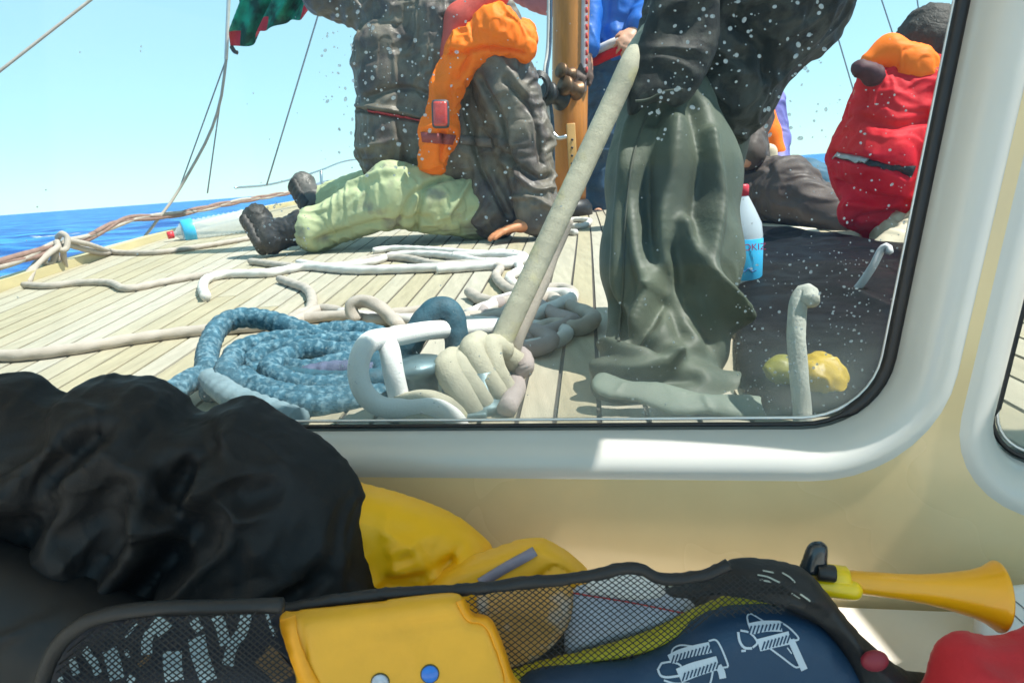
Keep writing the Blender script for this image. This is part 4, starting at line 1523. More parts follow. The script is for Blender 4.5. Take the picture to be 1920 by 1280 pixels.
garment('jacket', [('c', P(1350, 150, 2.75), P(1362, 320, 2.72), .15, .15), ('c', P(1405, 140, 2.7), P(1405, 225, 2.62), .075, .07), ('c', P(1405, 225, 2.62), P(1402, 285, 2.53), .065, .055),
                   ('c', P(1290, 140, 2.8), P(1285, 230, 2.7), .075, .07), ('c', P(1345, 110, 2.75), P(1350, 160, 2.75), .09, .14)], M_brown, pb, h=.010, k=.03, amp=.010, freq=9, seed=16)

pv_J = dict(head=P(1400, 120, 3.5), neck=P(1408, 170, 3.5), chest=P(1420, 210, 3.5), waist=P(1425, 270, 3.5), hip=P(1430, 330, 3.45),
            shR=P(1438, 190, 3.45), elR=P(1456, 270, 3.4), wrR=P(1450, 320, 3.2), shL=P(1390, 200, 3.45), elL=P(1385, 260, 3.3), wrL=P(1440, 300, 3.15),
            knR=P(1515, 335, 3.2), anR=P(1550, 390, 3.1), toR=P(1585, 392, 3.0), knL=P(1500, 330, 3.5), anL=P(1540, 378, 3.5), toL=P(1570, 380, 3.45))
pv = person('person in violet blue jacket and orange life vest sitting far back, starboard side', pv_J, h=.012, face=(.4, -.8, -.1),
            hands={'R': ((-.3, -.5, -.5), (0, 0, 1), 1, .7, 1), 'L': ((.5, -.3, -.4), (0, 0, 1), 1, .6, 1)})
garment('trousers', [('c', P(1440, 340, 3.4), P(1515, 342, 3.2), .10, .085), ('c', P(1515, 342, 3.2), P(1548, 385, 3.12), .08, .07), ('c', P(1440, 335, 3.5), P(1500, 332, 3.5), .09, .08), ('c', P(1500, 332, 3.5), P(1540, 372, 3.5), .08, .07)],
        mat('dark teal jeans', (.03, .10, .16), .7, var=.2), pv, h=.010, k=.03, amp=.01, freq=9, seed=61)
garment('jacket', [('c', P(1420, 205, 3.5), P(1432, 325, 3.45), .125, .12), ('c', P(1440, 195, 3.45), P(1456, 265, 3.4), .055, .05), ('c', P(1456, 265, 3.4), P(1458, 312, 3.25), .05, .045), ('c', P(1392, 200, 3.45), P(1386, 250, 3.32), .06, .055)],
        M_purple, pv, h=.010, k=.03, amp=.008, freq=9, seed=62)
V, Q = blob([('c', P(1430, 190, 3.33), P(1442, 250, 3.32), .040, .052), ('c', P(1440, 250, 3.32), P(1456, 285, 3.3), .055, .04), ('c', P(1456, 285, 3.3), P(1463, 310, 3.3), .03, .02)], .008, .02)
obj('life_vest', V, Q, M_orange, pv)
V, Q = blob([('c', P(1404, 235, 3.2), P(1388, 262, 3.15), .03, .035), ('c', P(1390, 262, 3.12), P(1442, 285, 3.05), .018, .03), ('c', P(1442, 285, 3.05), P(1452, 310, 3.05), .028, .02),
             ('c', P(1415, 285, 3.1), P(1452, 330, 3.0), .05, .03)], .007, .02)
obj('towel', V, Q, M_beige, pv)

# ---- person in red at the right
pr_J = dict(head=P(1748, 100, 2.08), neck=P(1728, 150, 2.06), chest=P(1690, 215, 2.05), waist=P(1665, 320, 2.05), hip=P(1660, 400, 2.05),
            shR=P(1770, 190, 2.1), elR=P(1800, 300, 2.1), wrR=P(1830, 380, 2.1), shL=P(1640, 180, 2.02), elL=P(1640, 300, 1.95), wrL=P(1700, 390, 1.95),
            knR=P(1860, 400, 2.2), anR=P(1930, 470, 2.2), toR=P(1990, 460, 2.2), knL=P(1760, 430, 1.86), anL=P(1660, 475, 1.78), toL=P(1720, 500, 1.72))
pr = person('person in a red jacket with orange collar and black belt, sitting at the right', pr_J, h=.009, face=(.9, .4, 0),
            hands={'R': ((.5, 0, -.5), (0, 0, 1), 1, .6, 1), 'L': ((.5, 0, -.3), (0, 0, 1), 1, .6, 1)})
rj, rV, rQ = garment('jacket', [('c', P(1700, 190, 2.05), P(1668, 300, 2.05), .140, .155, .04), ('c', P(1668, 300, 2.05), P(1660, 380, 2.04), .150, .110, .03), ('c', P(1640, 370, 2.03), P(1608, 395, 2.0), .080, .055, .03),
                                ('c', P(1660, 165, 2.02), P(1635, 150, 1.99), .06, .030, .03), ('c', P(1770, 190, 2.1), P(1800, 300, 2.1), .08, .075, .03), ('c', P(1800, 300, 2.1), P(1822, 360, 2.1), .07, .055, .03),
                                ('c', P(1660, 200, 2.0), P(1655, 300, 1.95), .075, .065, .05), ('c', P(1655, 300, 1.95), P(1700, 370, 1.94), .062, .05, .04)],
                     M_red, pr, h=.0075, k=.03, amp=.009, freq=9, seed=81, fine=.003,
                     lines=[(((1565, 290), (1620, 300), (1700, 322)), -.014, .010), (((1575, 345), (1640, 370), (1720, 378)), -.014, .012), (((1590, 385), (1650, 388), (1710, 370)), .012, .012),
                            (((1620, 220), (1680, 235), (1740, 225)), -.010, .012), (((1600, 440), (1610, 410), (1680, 400)), -.010, .010)])
rb = bvh_of(rV, rQ)
V, Fl = ribbon_on(rb, [(1585, 296), (1640, 306), (1712, 322)], .030, .004)
bl = obj('belt', V, Fl, mat('black webbing', (.02, .02, .022), .6), pr)
V, Fl = ribbon_on(rb, [(1572, 293), (1600, 298), (1630, 304)], .034, .008)
obj('reflective_patch', V, Fl, mat('grey reflective tape', (.35, .36, .36), .35, metal=.3), bl)
V, Q = blob([('c', P(1632, 114, 2.0), P(1668, 98, 2.0), .022, .036, .02), ('c', P(1668, 98, 2.0), P(1712, 124, 1.98), .036, .045, .03), ('c', P(1712, 124, 1.98), P(1760, 172, 1.97), .045, .048, .03), ('c', P(1760, 172, 1.97), P(1795, 240, 2.0), .046, .055, .03)], .007, .02)
V = buckle(V, Q, s=.14, sv=.14, it=120, k=.006, bend=.14, freq=14, kick=.004, lim=.015)
obj('life_vest', V, Q, M_orange, pr)
V, Q = blob([('c', P(1614, 128, 1.94), P(1638, 142, 1.95), .024, .028, .02)], .006, .02)
V = V + vnormals(V, Q) * (.004 * crumple(V, 20, 8))[:, None]
obj('hood', V, Q, mat('dark maroon cloth', (.055, .010, .018), .7, var=.4, vscale=40), pr)
V, Q = blob([('c', P(1690, 438, 1.98), P(1760, 430, 1.86), .075, .07, .03), ('c', P(1760, 430, 1.86), P(1690, 470, 1.80), .07, .055, .03), ('c', P(1690, 478, 1.80), P(1665, 482, 1.79), .05, .045, .03),
             ('c', P(1690, 430, 2.1), P(1850, 410, 2.2), .10, .08, .03), ('c', P(1850, 410, 2.2), P(1920, 460, 2.2), .08, .06, .03)], .008, .03)
V = buckle(V, Q, s=.14, sv=.14, it=120, k=.006, bend=.16, freq=14, kick=.004, lim=.015)
obj('trousers', V, Q, M_beige, pr)

# ================================================================== THINGS ON DECK
def rope(name, px, r, m, label, group=None, lay=.16, braid=0.0, sides=12, ds=None, pts=None, dsf=.5):
    """px: (px, py, height of rope centre above the deck)"""
    w = np.array([D(a[0], a[1], a[2] if len(a) > 2 else r) for a in px]) if pts is None else np.array(pts)
    p = spline(w, ds=ds or r * dsf)
    V, Fl = tube_mesh(p, r, sides, lay=lay, braid=braid)
    o = obj(name, V, Fl, m)
    tag(o, label, 'rope', group)
    return o


LG = 'pale lines lying on the deck'
rope('deck_line', [(-60, 664), (0, 667), (60, 664), (150, 652), (260, 634), (370, 620), (480, 612), (600, 594), (720, 590), (820, 578)], .0115, M_ropeG, 'long grey line running across the planks from the left edge to behind the blue rope', LG)
rope('deck_line', [(45, 534), (90, 536), (150, 530), (205, 530), (238, 541), (300, 530), (380, 516), (450, 512), (520, 508)], .011, M_ropeG, 'grey line lying along the planks near the knotted rail ropes', LG)
rope('deck_line', [(140, 462), (190, 472), (280, 474), (350, 466), (420, 455), (470, 446)], .012, M_ropeG, 'grey line lying along the inside of the port toe rail', LG)
rope('deck_line', [(386, 556), (380, 538), (390, 522), (430, 514), (500, 512), (540, 505), (580, 500), (660, 506), (760, 504), (850, 500), (930, 494), (978, 484), (930, 478), (850, 480)], .0135, M_ropeW, 'white line with a hooked free end, stretched under the seated man', LG)
rope('deck_line', [(560, 492), (620, 500), (700, 490), (740, 478), (800, 476), (860, 482), (900, 490), (960, 492), (975, 505), (955, 520), (965, 535)], .012, M_ropeW, 'white line weaving over the other white line beside the taut rope', LG)
rope('deck_line', [(470, 490), (560, 500), (640, 497), (700, 484), (760, 484), (820, 496), (880, 494), (935, 500), (930, 518), (950, 540), (975, 548)], .012, M_ropeG, 'greyer line plaited with the white lines in front of the seated man', LG)
rope('deck_line', [(525, 523), (550, 532), (572, 540), (584, 555), (582, 580), (560, 590), (545, 600)], .012, M_ropeG, 'short grey line bent like an elbow between white line and blue coil', LG)
rope('deck_line', [(500, 615), (560, 600), (600, 580), (650, 588), (690, 600), (740, 600), (800, 596), (880, 600)], .012, M_ropeG, 'pinkish grey line curving behind the blue rope coil', LG)
rope('deck_line', [(668, 602), (660, 585, .03), (662, 570, .045), (684, 564, .05), (710, 575, .04), (735, 597, .02), (748, 612)], .013, M_ropeG, 'grey loop standing up behind the blue rope coil', LG)
rope('deck_line', [(880, 590), (915, 576), (945, 562), (1010, 552), (1062, 552), (1068, 562, .02), (1030, 580, .02), (985, 603), (960, 612), (900, 606), (840, 610), (780, 620), (735, 626)], .0135, M_ropeW, 'white line in a long loop behind the taut rope', LG)
rope('deck_line', [(885, 604), (930, 596), (975, 572), (1030, 560), (1050, 570), (1100, 588), (1112, 600, .02), (1085, 614), (1030, 612), (990, 630), (960, 648)], .0145, M_ropeG, 'grey line whose loop reaches farthest right over the centre planks', LG)
rope('deck_line', [(940, 640), (990, 655), (1035, 640, .02), (1000, 620, .025), (960, 628), (905, 585), (930, 570), (985, 560), (1040, 590, .02), (1075, 602, .02), (1030, 622), (985, 640)], .0130, mat('mauve grey rope', (.30, .255, .245), .9, var=.15, vscale=25, bump=.0008, bscale=420), 'mauve grey line tangled right of the taut rope', LG)
rope('deck_line', [(955, 655), (980, 668, .03), (985, 690, .03), (965, 700), (968, 730), (950, 765)], .012, mat('mauve grey rope', (.44, .37, .36)), 'mauve line end hanging over the right side of the winch turns', LG)
rope('deck_line', [(1045, 418), (1075, 412), (1105, 414), (1090, 424), (1050, 424), (1040, 432), (1080, 436)], .012, M_ropeW, 'small white coil on the deck at the foot of the mast', LG)

rope('deck_line', [(700, 470), (740, 466), (800, 468), (850, 472), (905, 476), (950, 474), (985, 482), (960, 496), (900, 500), (820, 506)], .012, M_ropeW, 'white line looping back along the far side of the plaited lines', LG)
rope('deck_line', [(880, 548), (905, 562), (950, 566), (1000, 548), (1050, 540), (1075, 552), (1060, 572), (1000, 584), (930, 590), (860, 598)], .0125, M_ropeG, 'grey line looping flat behind the taut rope, nearest the mast', LG)
rope('deck_line', [(640, 586), (700, 596), (770, 600), (830, 612), (900, 618), (990, 612), (1060, 622), (1040, 640), (980, 652)], .012, M_ropeW, 'white line running between the blue coil and the tangle at the centre planks', LG)
# blue mooring rope
def B(px, py, dy=0.0):
    return P(px, py, .87 + (765 - py) * .0017 + dy)


BG = 'blue mooring rope turns'
MR = dict(lay=0, braid=.075, sides=30, dsf=.11)
M_blueD = mat('wet dark blue rope', (.02, .078, .115), .7, var=.35, vscale=70, bump=.001, bscale=300)
rope('mooring_rope', None, .0165, M_ropeB, 'thick blue braided rope, outer turn of the coil with a raised arch at the left', BG, **MR,
     pts=[B(*a) for a in [(398, 735, .02), (388, 690), (392, 650), (412, 612), (450, 596), (500, 600), (548, 614), (600, 634, .03), (650, 650, .06)]])
rope('mooring_rope', None, .0165, M_ropeB, 'thick blue braided rope, front turn sweeping along the bottom of the coil', BG, **MR,
     pts=[B(*a) for a in [(430, 690, -.0), (440, 672), (425, 700, -.03), (470, 728), (530, 750), (590, 762), (660, 752), (720, 738, .0), (760, 700, .03)]])
rope('mooring_rope', None, .0165, M_ropeB, 'thick blue braided rope, upper turn across the back of the coil', BG, **MR,
     pts=[B(*a) for a in [(452, 690, .03), (440, 664, .02), (490, 644, .02), (560, 634, .02), (640, 620, .03), (700, 626, .03), (745, 650, .03), (735, 690, .06)]])
rope('mooring_rope', None, .0160, M_ropeB, 'thick blue braided rope, inner turn crossing the middle of the coil diagonally', BG, **MR,
     pts=[B(*a) for a in [(700, 655, .06), (640, 660, .03), (580, 655, .02), (540, 668, .02), (505, 690, .0), (540, 715, .0), (590, 725, .0), (650, 722, .0), (710, 716, .02)]])
rope('mooring_rope', None, .0160, M_ropeB, 'thick blue braided rope, short turn lying over the right of the coil', BG, **MR,
     pts=[B(*a) for a in [(470, 700, .03), (520, 690, .04), (580, 694, .03), (630, 682, .02), (690, 668, .03), (740, 672, .06)]])
rope('mooring_rope', None, .0155, M_ropeB, 'blue braided rope turn running just inside the front sweep of the coil', BG, **MR,
     pts=[B(*a) for a in [(455, 705, .0), (480, 722, -.01), (540, 740, -.005), (610, 745, .0), (680, 736, .01), (730, 718, .03), (750, 690, .06)]])
rope('mooring_rope', None, .0155, M_ropeB, 'blue braided rope turn tucked between the back and middle turns of the coil', BG, **MR,
     pts=[B(*a) for a in [(470, 680, .03), (500, 658, .03), (560, 646, .03), (640, 640, .035), (700, 642, .04), (750, 660, .05)]])
rope('mooring_rope', None, .0160, mat('violet grey blue rope', (.075, .095, .165), .8, var=.3, vscale=60, bump=.001, bscale=300), 'more violet blue rope turn beside the white loop', BG, **MR,
     pts=[B(*a) for a in [(560, 712, .03), (600, 700, .02), (650, 696, .01), (700, 700, .02), (750, 705, .05)]])
rope('mooring_rope', None, .0160, M_blueD, 'dark blue rope arch standing up left of the taut cream rope', BG, lay=0, braid=.05, sides=28, dsf=.13,
     pts=[P(*a) for a in [(745, 690, .92), (770, 645, .92), (795, 600, .925), (822, 578, .93), (848, 590, .93), (856, 640, .925), (858, 690, .92), (850, 740, .90)]])
rope('mooring_rope', None, .0165, mat('greyish blue rope', (.16, .24, .28), .85, var=.25, vscale=40, bump=.001), 'greyer blue rope end at the lower left of the coil', BG, **MR,
     pts=[B(*a) for a in [(395, 712, .0), (415, 728, -.02), (440, 745, -.02), (490, 765, -.02), (560, 790, -.02)]])
rope('mooring_rope', None, .0160, M_ropeB, 'blue rope tail leading out of the coil to the lower left', BG, **MR, pts=[B(*a) for a in [(280, 765, .0), (320, 738), (360, 712), (400, 700, .02), (440, 702, .04)]])
rope('mooring_rope', [(430, 690, .016), (500, 700, .016), (620, 715, .016), (720, 705, .016), (680, 670, .016), (560, 660, .016), (470, 670, .016)], .016, M_blueD, 'dark lowest turns of rope seen through gaps of the blue coil', BG, lay=0, braid=.05, sides=16, dsf=.25)

# mooring winch under the turns
wc = D(905, 800, 0)
wn = empty('mooring_bollard', tuple(wc))
tag(wn, 'squat blue grey mooring bollard beneath the cream rope turns', 'bollard')
M_teal = mat('blue grey cast metal', (.10, .16, .18), .45, metal=.4, var=.3, vscale=20, bump=.001)
V, Fl = lathe_mesh(D(785, 775, 0), [(0, 0), (0, .042), (.01, .040), (.016, .028), (.05, .028), (.058, .038), (.068, .036), (.071, 0)], (0, 0, 1), 30)
obj('drum', V, Fl, M_teal, wn)
V, Fl = lathe_mesh(D(905, 765, 0), [(0, 0), (0, .034), (.01, .032), (.016, .020), (.05, .020), (.051, 0)], (0, 0, 1), 30)
obj('drum', V, Fl, M_teal, wn)
V, Fl = box_mesh((D(830, 785, 0) + np.array([0, .01, .006])), (.11, .06, .008), bev=.003)
obj('base_plate', V, Fl, M_teal, wn)

# taut rope with turns
top_pt, mid_pt = P(1186, 112, 1.02), P(940, 640, .90)
ta = (top_pt - mid_pt)
rope('taut_rope', None, .0152, M_ropeC, 'thick taut cream rope rising from the bollard to the kneeling person', lay=0, braid=.012, dsf=.16, sides=28,
     pts=[P(985, 690, .93), P(938, 655, .90), mid_pt + ta * .03, mid_pt + ta * .3, mid_pt + ta * .6, mid_pt + ta * .85, top_pt, P(1218, 62, 1.09)])
rope('taut_rope', None, .0125, M_ropeG, 'thinner grey rope running beside the lower half of the taut cream rope', lay=.08, dsf=.4, sides=14,
     pts=[P(955, 668, .93), P(972, 620, .93), P(1010, 535, .955), P(1035, 470, .975), P(1060, 410, .985)])
TL = ['uppermost cream rope turn, nearest the taut rope', 'second cream turn, just left of the uppermost one', 'third cream turn, slanting down across the bollard', 'leftmost slanting cream turn with its bend showing at the top',
      'cream rope running left from the turns to the white loop', 'lowest cream rope end at the window sill below the white loop']
turns = [
    [(945, 655, .90), (920, 650, .875), (925, 690, .86), (950, 740, .865), (955, 775, .89), (930, 790, .93)],
    [(900, 642, .885), (885, 655, .855), (905, 700, .84), (935, 750, .85), (930, 790, .88)],
    [(870, 668, .875), (862, 690, .835), (890, 735, .825), (915, 780, .84), (900, 805, .87)],
    [(850, 672, .865), (838, 690, .825), (865, 740, .81), (895, 790, .825), (890, 815, .85)],
    [(875, 800, .83), (850, 775, .80), (800, 755, .79), (745, 765, .79)],
    [(870, 830, .81), (840, 800, .79), (790, 785, .78), (760, 790, .785)],
]
for k, q in enumerate(turns):
    rope('rope_turn', None, .0158, M_ropeC, TL[k], 'turns of cream rope on the bollard', lay=.0, braid=.015, dsf=.16, sides=28, pts=[P(*a) for a in q])
rope('white_loop', None, .0125, mat('clean white rope', (.66, .66, .65), .7, var=.05, bump=.0006, bscale=400), 'white flat loop of rope in front of the bollard, left of the cream turns', lay=.0, dsf=.4, sides=14,
     pts=[P(*a) for a in [(960, 612, 1.0), (870, 616, .95), (800, 620, .89), (735, 632, .83), (695, 640, .80), (677, 665, .79), (672, 700, .785), (684, 738, .78), (715, 762, .78), (760, 766, .78), (810, 764, .78), (850, 785, .785), (870, 820, .80)]])
rope('white_strap', None, .0125, mat('clean white rope', (.8, .8, .8)), 'short white rope dropping down through the middle of the white loop', lay=0, dsf=.4, sides=14,
     pts=[P(*a) for a in [(718, 632, .84), (730, 655, .81), (738, 700, .80), (748, 745, .80), (752, 768, .80)]])

# bottle beside the kneeling leg
def bottle(name, base_pt, axis, prof, label, lab=None, cap=None, m=None, text=None):
    b = empty(name, tuple(base_pt))
    tag(b, label, 'bottle')
    V, Fl = lathe_mesh(base_pt, prof, axis, 32)
    obj('body', V, Fl, m, b)
    V, Fl = lathe_mesh(base_pt, cap, axis, 24)
    obj('cap', V, Fl, mat('red cap', (.62, .03, .05), .4), b)
    V, Fl = lathe_mesh(base_pt, lab, axis, 32)
    obj('label_band', V, Fl, mat('blue label', (.04, .42, .72), .4, var=.1), b)
    return b


M_pet = mat('cloudy clear plastic', (.62, .70, .76), .22, spec=.6, var=.05, transl=.4)
bp_ = D(1388, 535, .005)
bt = bottle('water_bottle', bp_, (0.02, 0, 1), [(0, 0), (0, .036), (.006, .041), (.07, .042), (.105, .043), (.13, .040), (.16, .026), (.185, .013), (.19, .011), (.19, 0)],
            'upright plastic bottle with blue label and red cap beside the sage green trousers', lab=[(.016, .0425), (.018, .0436), (.098, .0440), (.100, .0428)],
            cap=[(.186, .0), (.186, .0135), (.206, .0135), (.209, .011), (.209, 0)], m=M_pet)
fc = bpy.data.curves.new('lettering', 'FONT')
fc.body = 'OKIZ'
fc.size = .019
fc.extrude = .0003
fc.align_x = 'CENTER'
fc.materials.append(mat('red print', (.55, .05, .15), .5))
tmp_ = bpy.data.objects.new('lettering', fc)
fme = bpy.data.meshes.new_from_object(tmp_)
bpy.data.objects.remove(tmp_)
ft = bpy.data.objects.new('lettering', fme)
col.objects.link(ft)
ft.parent = bt
ft.rotation_euler = (R(90), 0, R(-6))
ft.location = (.014, -.0455, .078)
V, Fl = tube_mesh(spline([bp_ + np.array([x, -.0442, .035 + z]) for x, z in ((-.018, .004), (-.006, .0), (.002, .006), (.010, -.001), (.018, .002))], n=20), .0016, 6)
obj('label_mark', V, Fl, mat('dark blue print', (.02, .10, .25), .5), bt)
# large bottle lying by the port rail
a_, b_ = P(322, 440, 3.85), P(465, 412, 4.05)
ax_ = (b_ - a_) / np.linalg.norm(b_ - a_)
L_ = np.linalg.norm(b_ - a_)
prof = [(0, 0), (0, .014), (.02, .016), (.05, .05), (.08, .064)]
for k in range(10):
    z = .10 + k * (L_ - .14) / 10
    prof += [(z, .062), (z + .012, .055)]
prof += [(L_ - .02, .064), (L_, .055), (L_, 0)]
bottle('water_bottle', a_, ax_, prof, 'large clear ribbed bottle lying on its side by the port toe rail', lab=[(.055, .056), (.06, .0665), (.11, .0675), (.115, .0665)],
       cap=[(-.022, 0), (-.022, .020), (.01, .020), (.01, 0)], m=mat('clear ribbed plastic', (.60, .68, .72), .12, spec=.7, var=.08, alpha=.42))

# black wet tarpaulin, handles, yellow gloves
V, Q = puff([(1372, 452), (1450, 448), (1560, 462), (1650, 470), (1760, 500), (1790, 640), (1700, 800), (1560, 830), (1440, 815), (1385, 780), (1370, 640), (1360, 540)],
            1.3, R(90 - 1.43), .045, Tb=.004, Redge=.08, h=.007, amp=.020, freq=5, seed=4, stretch=(1, .6, 1)) if False else (None, None)


def heap(outline_px, T, redge, h, amp, freq, seed, base_h=.004, stretch=None, lines=()):
    """a low cloth heap on the deck; outline given where it meets the planks"""
    pts = np.array([D(*a)[:2] for a in spline(np.array(outline_px, float), n=len(outline_px) * 6, closed=True)])
    lo, hi = pts.min(0) - 4 * h, pts.max(0) + 4 * h
    gu, gv = np.arange(lo[0], hi[0], h), np.arange(lo[1], hi[1], h)
    U, Vv = np.meshgrid(gu, gv, indexing='ij')
    G = np.stack([U.ravel(), Vv.ravel()], -1)
    dist = np.full(len(G), 1e9)
    ins = np.zeros(len(G), bool)
    for a, b in zip(pts, np.roll(pts, -1, 0)):
        ab = b - a
        t = np.clip(((G - a) @ ab) / (ab @ ab + 1e-12), 0, 1)
        dist = np.minimum(dist, np.linalg.norm(G - a - t[:, None] * ab, axis=1))
        ins ^= ((a[1] > G[:, 1]) != (b[1] > G[:, 1])) & (G[:, 0] < a[0] + (G[:, 1] - a[1]) / (b[1] - a[1] + 1e-15) * ab[0])
    e = np.clip(dist / redge, 0, 1) * ins
    prof = np.sqrt(np.clip(1 - (1 - e) ** 2, 0, 1))
    X = np.c_[G, np.zeros(len(G))]
    top = T * prof + amp * crumple(X, freq, seed, stretch) * np.clip(e * 1.5, 0, 1)
    for a_, b_, am, w_ in lines:
        dl = pl_dist(X, np.array([[*D(*a_)[:2], 0], [*D(*b_)[:2], 0]]))
        top = top + am * np.exp(-(dl / w_) ** 2) * np.clip(e * 1.5, 0, 1)
    top = np.where(ins, np.maximum(top, h * .7), -dist).reshape(U.shape)[..., None]
    gw = np.arange(-h * 3, T + amp * 2.5 + .05, h)
    Fd = np.maximum(gw[None, None] - top, -gw[None, None] - np.where(ins, .001, -dist).reshape(U.shape)[..., None])
    V, Q = vol_to_mesh(Fd, np.array([lo[0], lo[1], gw[0]]), h)
    V[:, 2] += deck_z(V[:, 1]) + base_h
    return V, Q


M_tarp = mat('wet black tarpaulin', (.0045, .005, .007), .6, spec=.1, var=.3, vscale=8, rvar=.1, bump=.0008, bscale=40)
V, Q = heap([(1376, 440), (1440, 436), (1530, 446), (1640, 462), (1730, 480), (1780, 600), (1740, 700), (1640, 770), (1500, 785), (1420, 780), (1380, 700), (1380, 560)],
            .024, .06, .006, .008, 4, 4, stretch=(1.4, .7, 1))
tag(obj('tarpaulin', V, Q, M_tarp), 'wet black tarpaulin heaped on the deck right of the kneeling person', 'tarpaulin')
rope('grab_handle', None, .0098, mat('weathered grey rope', (.36, .37, .33), .85, var=.2, vscale=30, bump=.001, bscale=300), 'grey rope handle standing up out of the black tarpaulin with its tip bent over', lay=.05, dsf=.4, sides=14,
     pts=[P(*a) for a in [(1506, 830, .700), (1504, 770, .715), (1498, 700, .725), (1493, 630, .735), (1496, 575, .745), (1506, 550, .75), (1517, 550, .745), (1519, 566, .735)]])
V, Fl = tube_mesh(spline([P(*a) for a in [(1585, 565, 1.28), (1612, 535, 1.26), (1636, 500, 1.25), (1652, 470, 1.25), (1664, 462, 1.245), (1668, 474, 1.24)]], n=30), .011, 10, flat=.6)
tag(obj('grab_handle', V, Fl, mat('pale grey strap', (.55, .54, .56), .6, var=.15)), 'pale grey strap handle sticking up below the red jacket', 'handle')
V, Q = blob([('c', P(1530, 706, .765), P(1560, 716, .77), .020, .018, .01), ('c', P(1550, 694, .78), P(1520, 712, .77), .016, .018, .01), ('c', P(1560, 735, .76), P(1548, 752, .755), .015, .010, .01), ('c', P(1515, 690, .785), P(1540, 684, .79), .013, .015, .01)], .0035, .008)
V = V + vnormals(V, Q) * (.004 * crumple(V, 40, 8))[:, None]
tag(obj('glove', V, Q, mat('yellow rubber', (.45, .30, .008), .5, var=.25, vscale=30)), 'crumpled yellow rubber glove on the tarpaulin right of the grey handle', 'glove', 'yellow gloves')
V, Q = blob([('c', P(1458, 690, .80), P(1480, 704, .79), .014, .016, .01), ('c', P(1472, 684, .81), P(1452, 700, .80), .012, .012, .01)], .0035, .008)
V = V + vnormals(V, Q) * (.004 * crumple(V, 40, 9))[:, None]
tag(obj('glove', V, Q, mat('olive yellow rubber', (.20, .19, .02), .5, var=.3, vscale=30)), 'crumpled olive yellow glove left of the grey handle', 'glove', 'yellow gloves')
# spray boards beyond the tarpaulin
for k, (a, b, c, d) in enumerate((((1375, 398), (1470, 408), (1490, 416), (1375, 408)), ((1378, 412), (1530, 428), (1545, 440), (1378, 424)))):
    q = [D(*v, .012 + .0 * k) for v in (a, b, c, d)]
    dn = [v - np.array([0, 0, .012]) for v in q]
    V = q + dn
    Fl = [(0, 1, 2, 3), (7, 6, 5, 4)] + [(j, 4 + j, 4 + (j + 1) % 4, (j + 1) % 4) for j in range(4)]
    tag(obj('loose_board', V, Fl, mat('bleached board', (.62, .57, .45), .7, var=.12), smooth=False), ['narrow bleached board, the farther of two beside the water bottle', 'wider bleached board, the nearer of two beside the water bottle'][k], 'board', 'bleached boards')

# ================================================================== INSIDE THE CABIN
M_blackcloth = mat('black softshell', (.007, .0075, .009), .62, spec=.35, var=.2, vscale=6, sheen=.0, bump=.0003, bscale=500, wr=(16, .0035))
V, Q = puff([(-60, 1000), (-60, 800), (-40, 722), (0, 705), (60, 706), (125, 735), (165, 714), (225, 708), (285, 712), (330, 732), (375, 768), (425, 757), (475, 752), (525, 782), (600, 828), (652, 888), (682, 960), (705, 1030), (742, 1090), (800, 1120), (700, 1190), (400, 1330), (-80, 1340)],
            .57, R(10), .075, Tb=.03, Redge=.075, h=.0036, amp=.008, freq=8, seed=3,
            lines=[(((230, 770), (140, 870), (60, 960)), .012, .012), (((260, 800), (170, 900), (120, 980)), -.016, .013), (((310, 795), (200, 875), (150, 915)), .014, .010),
                   (((325, 830), (230, 920), (190, 1010)), .006, .02), (((490, 765), (466, 820), (425, 900), (400, 960)), .018, .013), (((410, 840), (395, 900), (412, 950), (330, 1060)), -.026, .014),
                   (((347, 872), (337, 961), (262, 1055)), .016, .014), (((394, 765), (430, 800), (455, 830)), -.024, .010), (((370, 770), (400, 815), (440, 845)), .010, .010),
                   (((522, 830), (490, 850), (470, 880)), .010, .012), (((492, 912), (512, 930), (540, 922)), .007, .007), (((505, 890), (525, 905), (545, 895)), -.008, .010),
                   (((664, 930), (647, 1008), (562, 1083)), -.010, .008), (((600, 850), (640, 920), (650, 1000)), .006, .01),
                   (((300, 960), (240, 1060), (160, 1100)), -.018, .016), (((80, 720), (30, 800), (0, 900)), -.016, .016), (((360, 870), (300, 890), (230, 960)), -.010, .012),
                   (((100, 740), (150, 760), (300, 765), (400, 830)), .010, .012), (((170, 730), (280, 740), (340, 790)), -.010, .010)])
V = relax(V, Q, 3)
V = buckle(V, Q, s=.15, sv=.12, it=260, k=.003, bend=.27, seed=6, freq=11, kick=.004, lim=.03)
V = V + vnormals(V, Q) * (.0028 * crumple(V, 15, 21) + .0012 * crumple(V, 34, 22))[:, None]
jk2 = obj('jacket', V, Q, M_blackcloth)
sub(jk2)
tag(jk2, 'large crumpled black jacket piled against the window at the left', 'jacket')
V, Q = puff([(-80, 1015), (30, 1030), (120, 1070), (240, 1120), (330, 1160), (260, 1220), (200, 1340), (-80, 1340)], .50, R(12), .05, Tb=.02, Redge=.05, h=.004, amp=.010, freq=10, seed=9)
V = buckle(V, Q, s=.15, sv=.12, it=180, k=.004, bend=.25, seed=8, freq=12, kick=.004, lim=.02)
tag(obj('black_bag', V, Q, mat('black nylon', (.004, .0045, .006), .6, var=.2)), 'dark black bag in the bottom left corner in front of the jacket', 'bag')

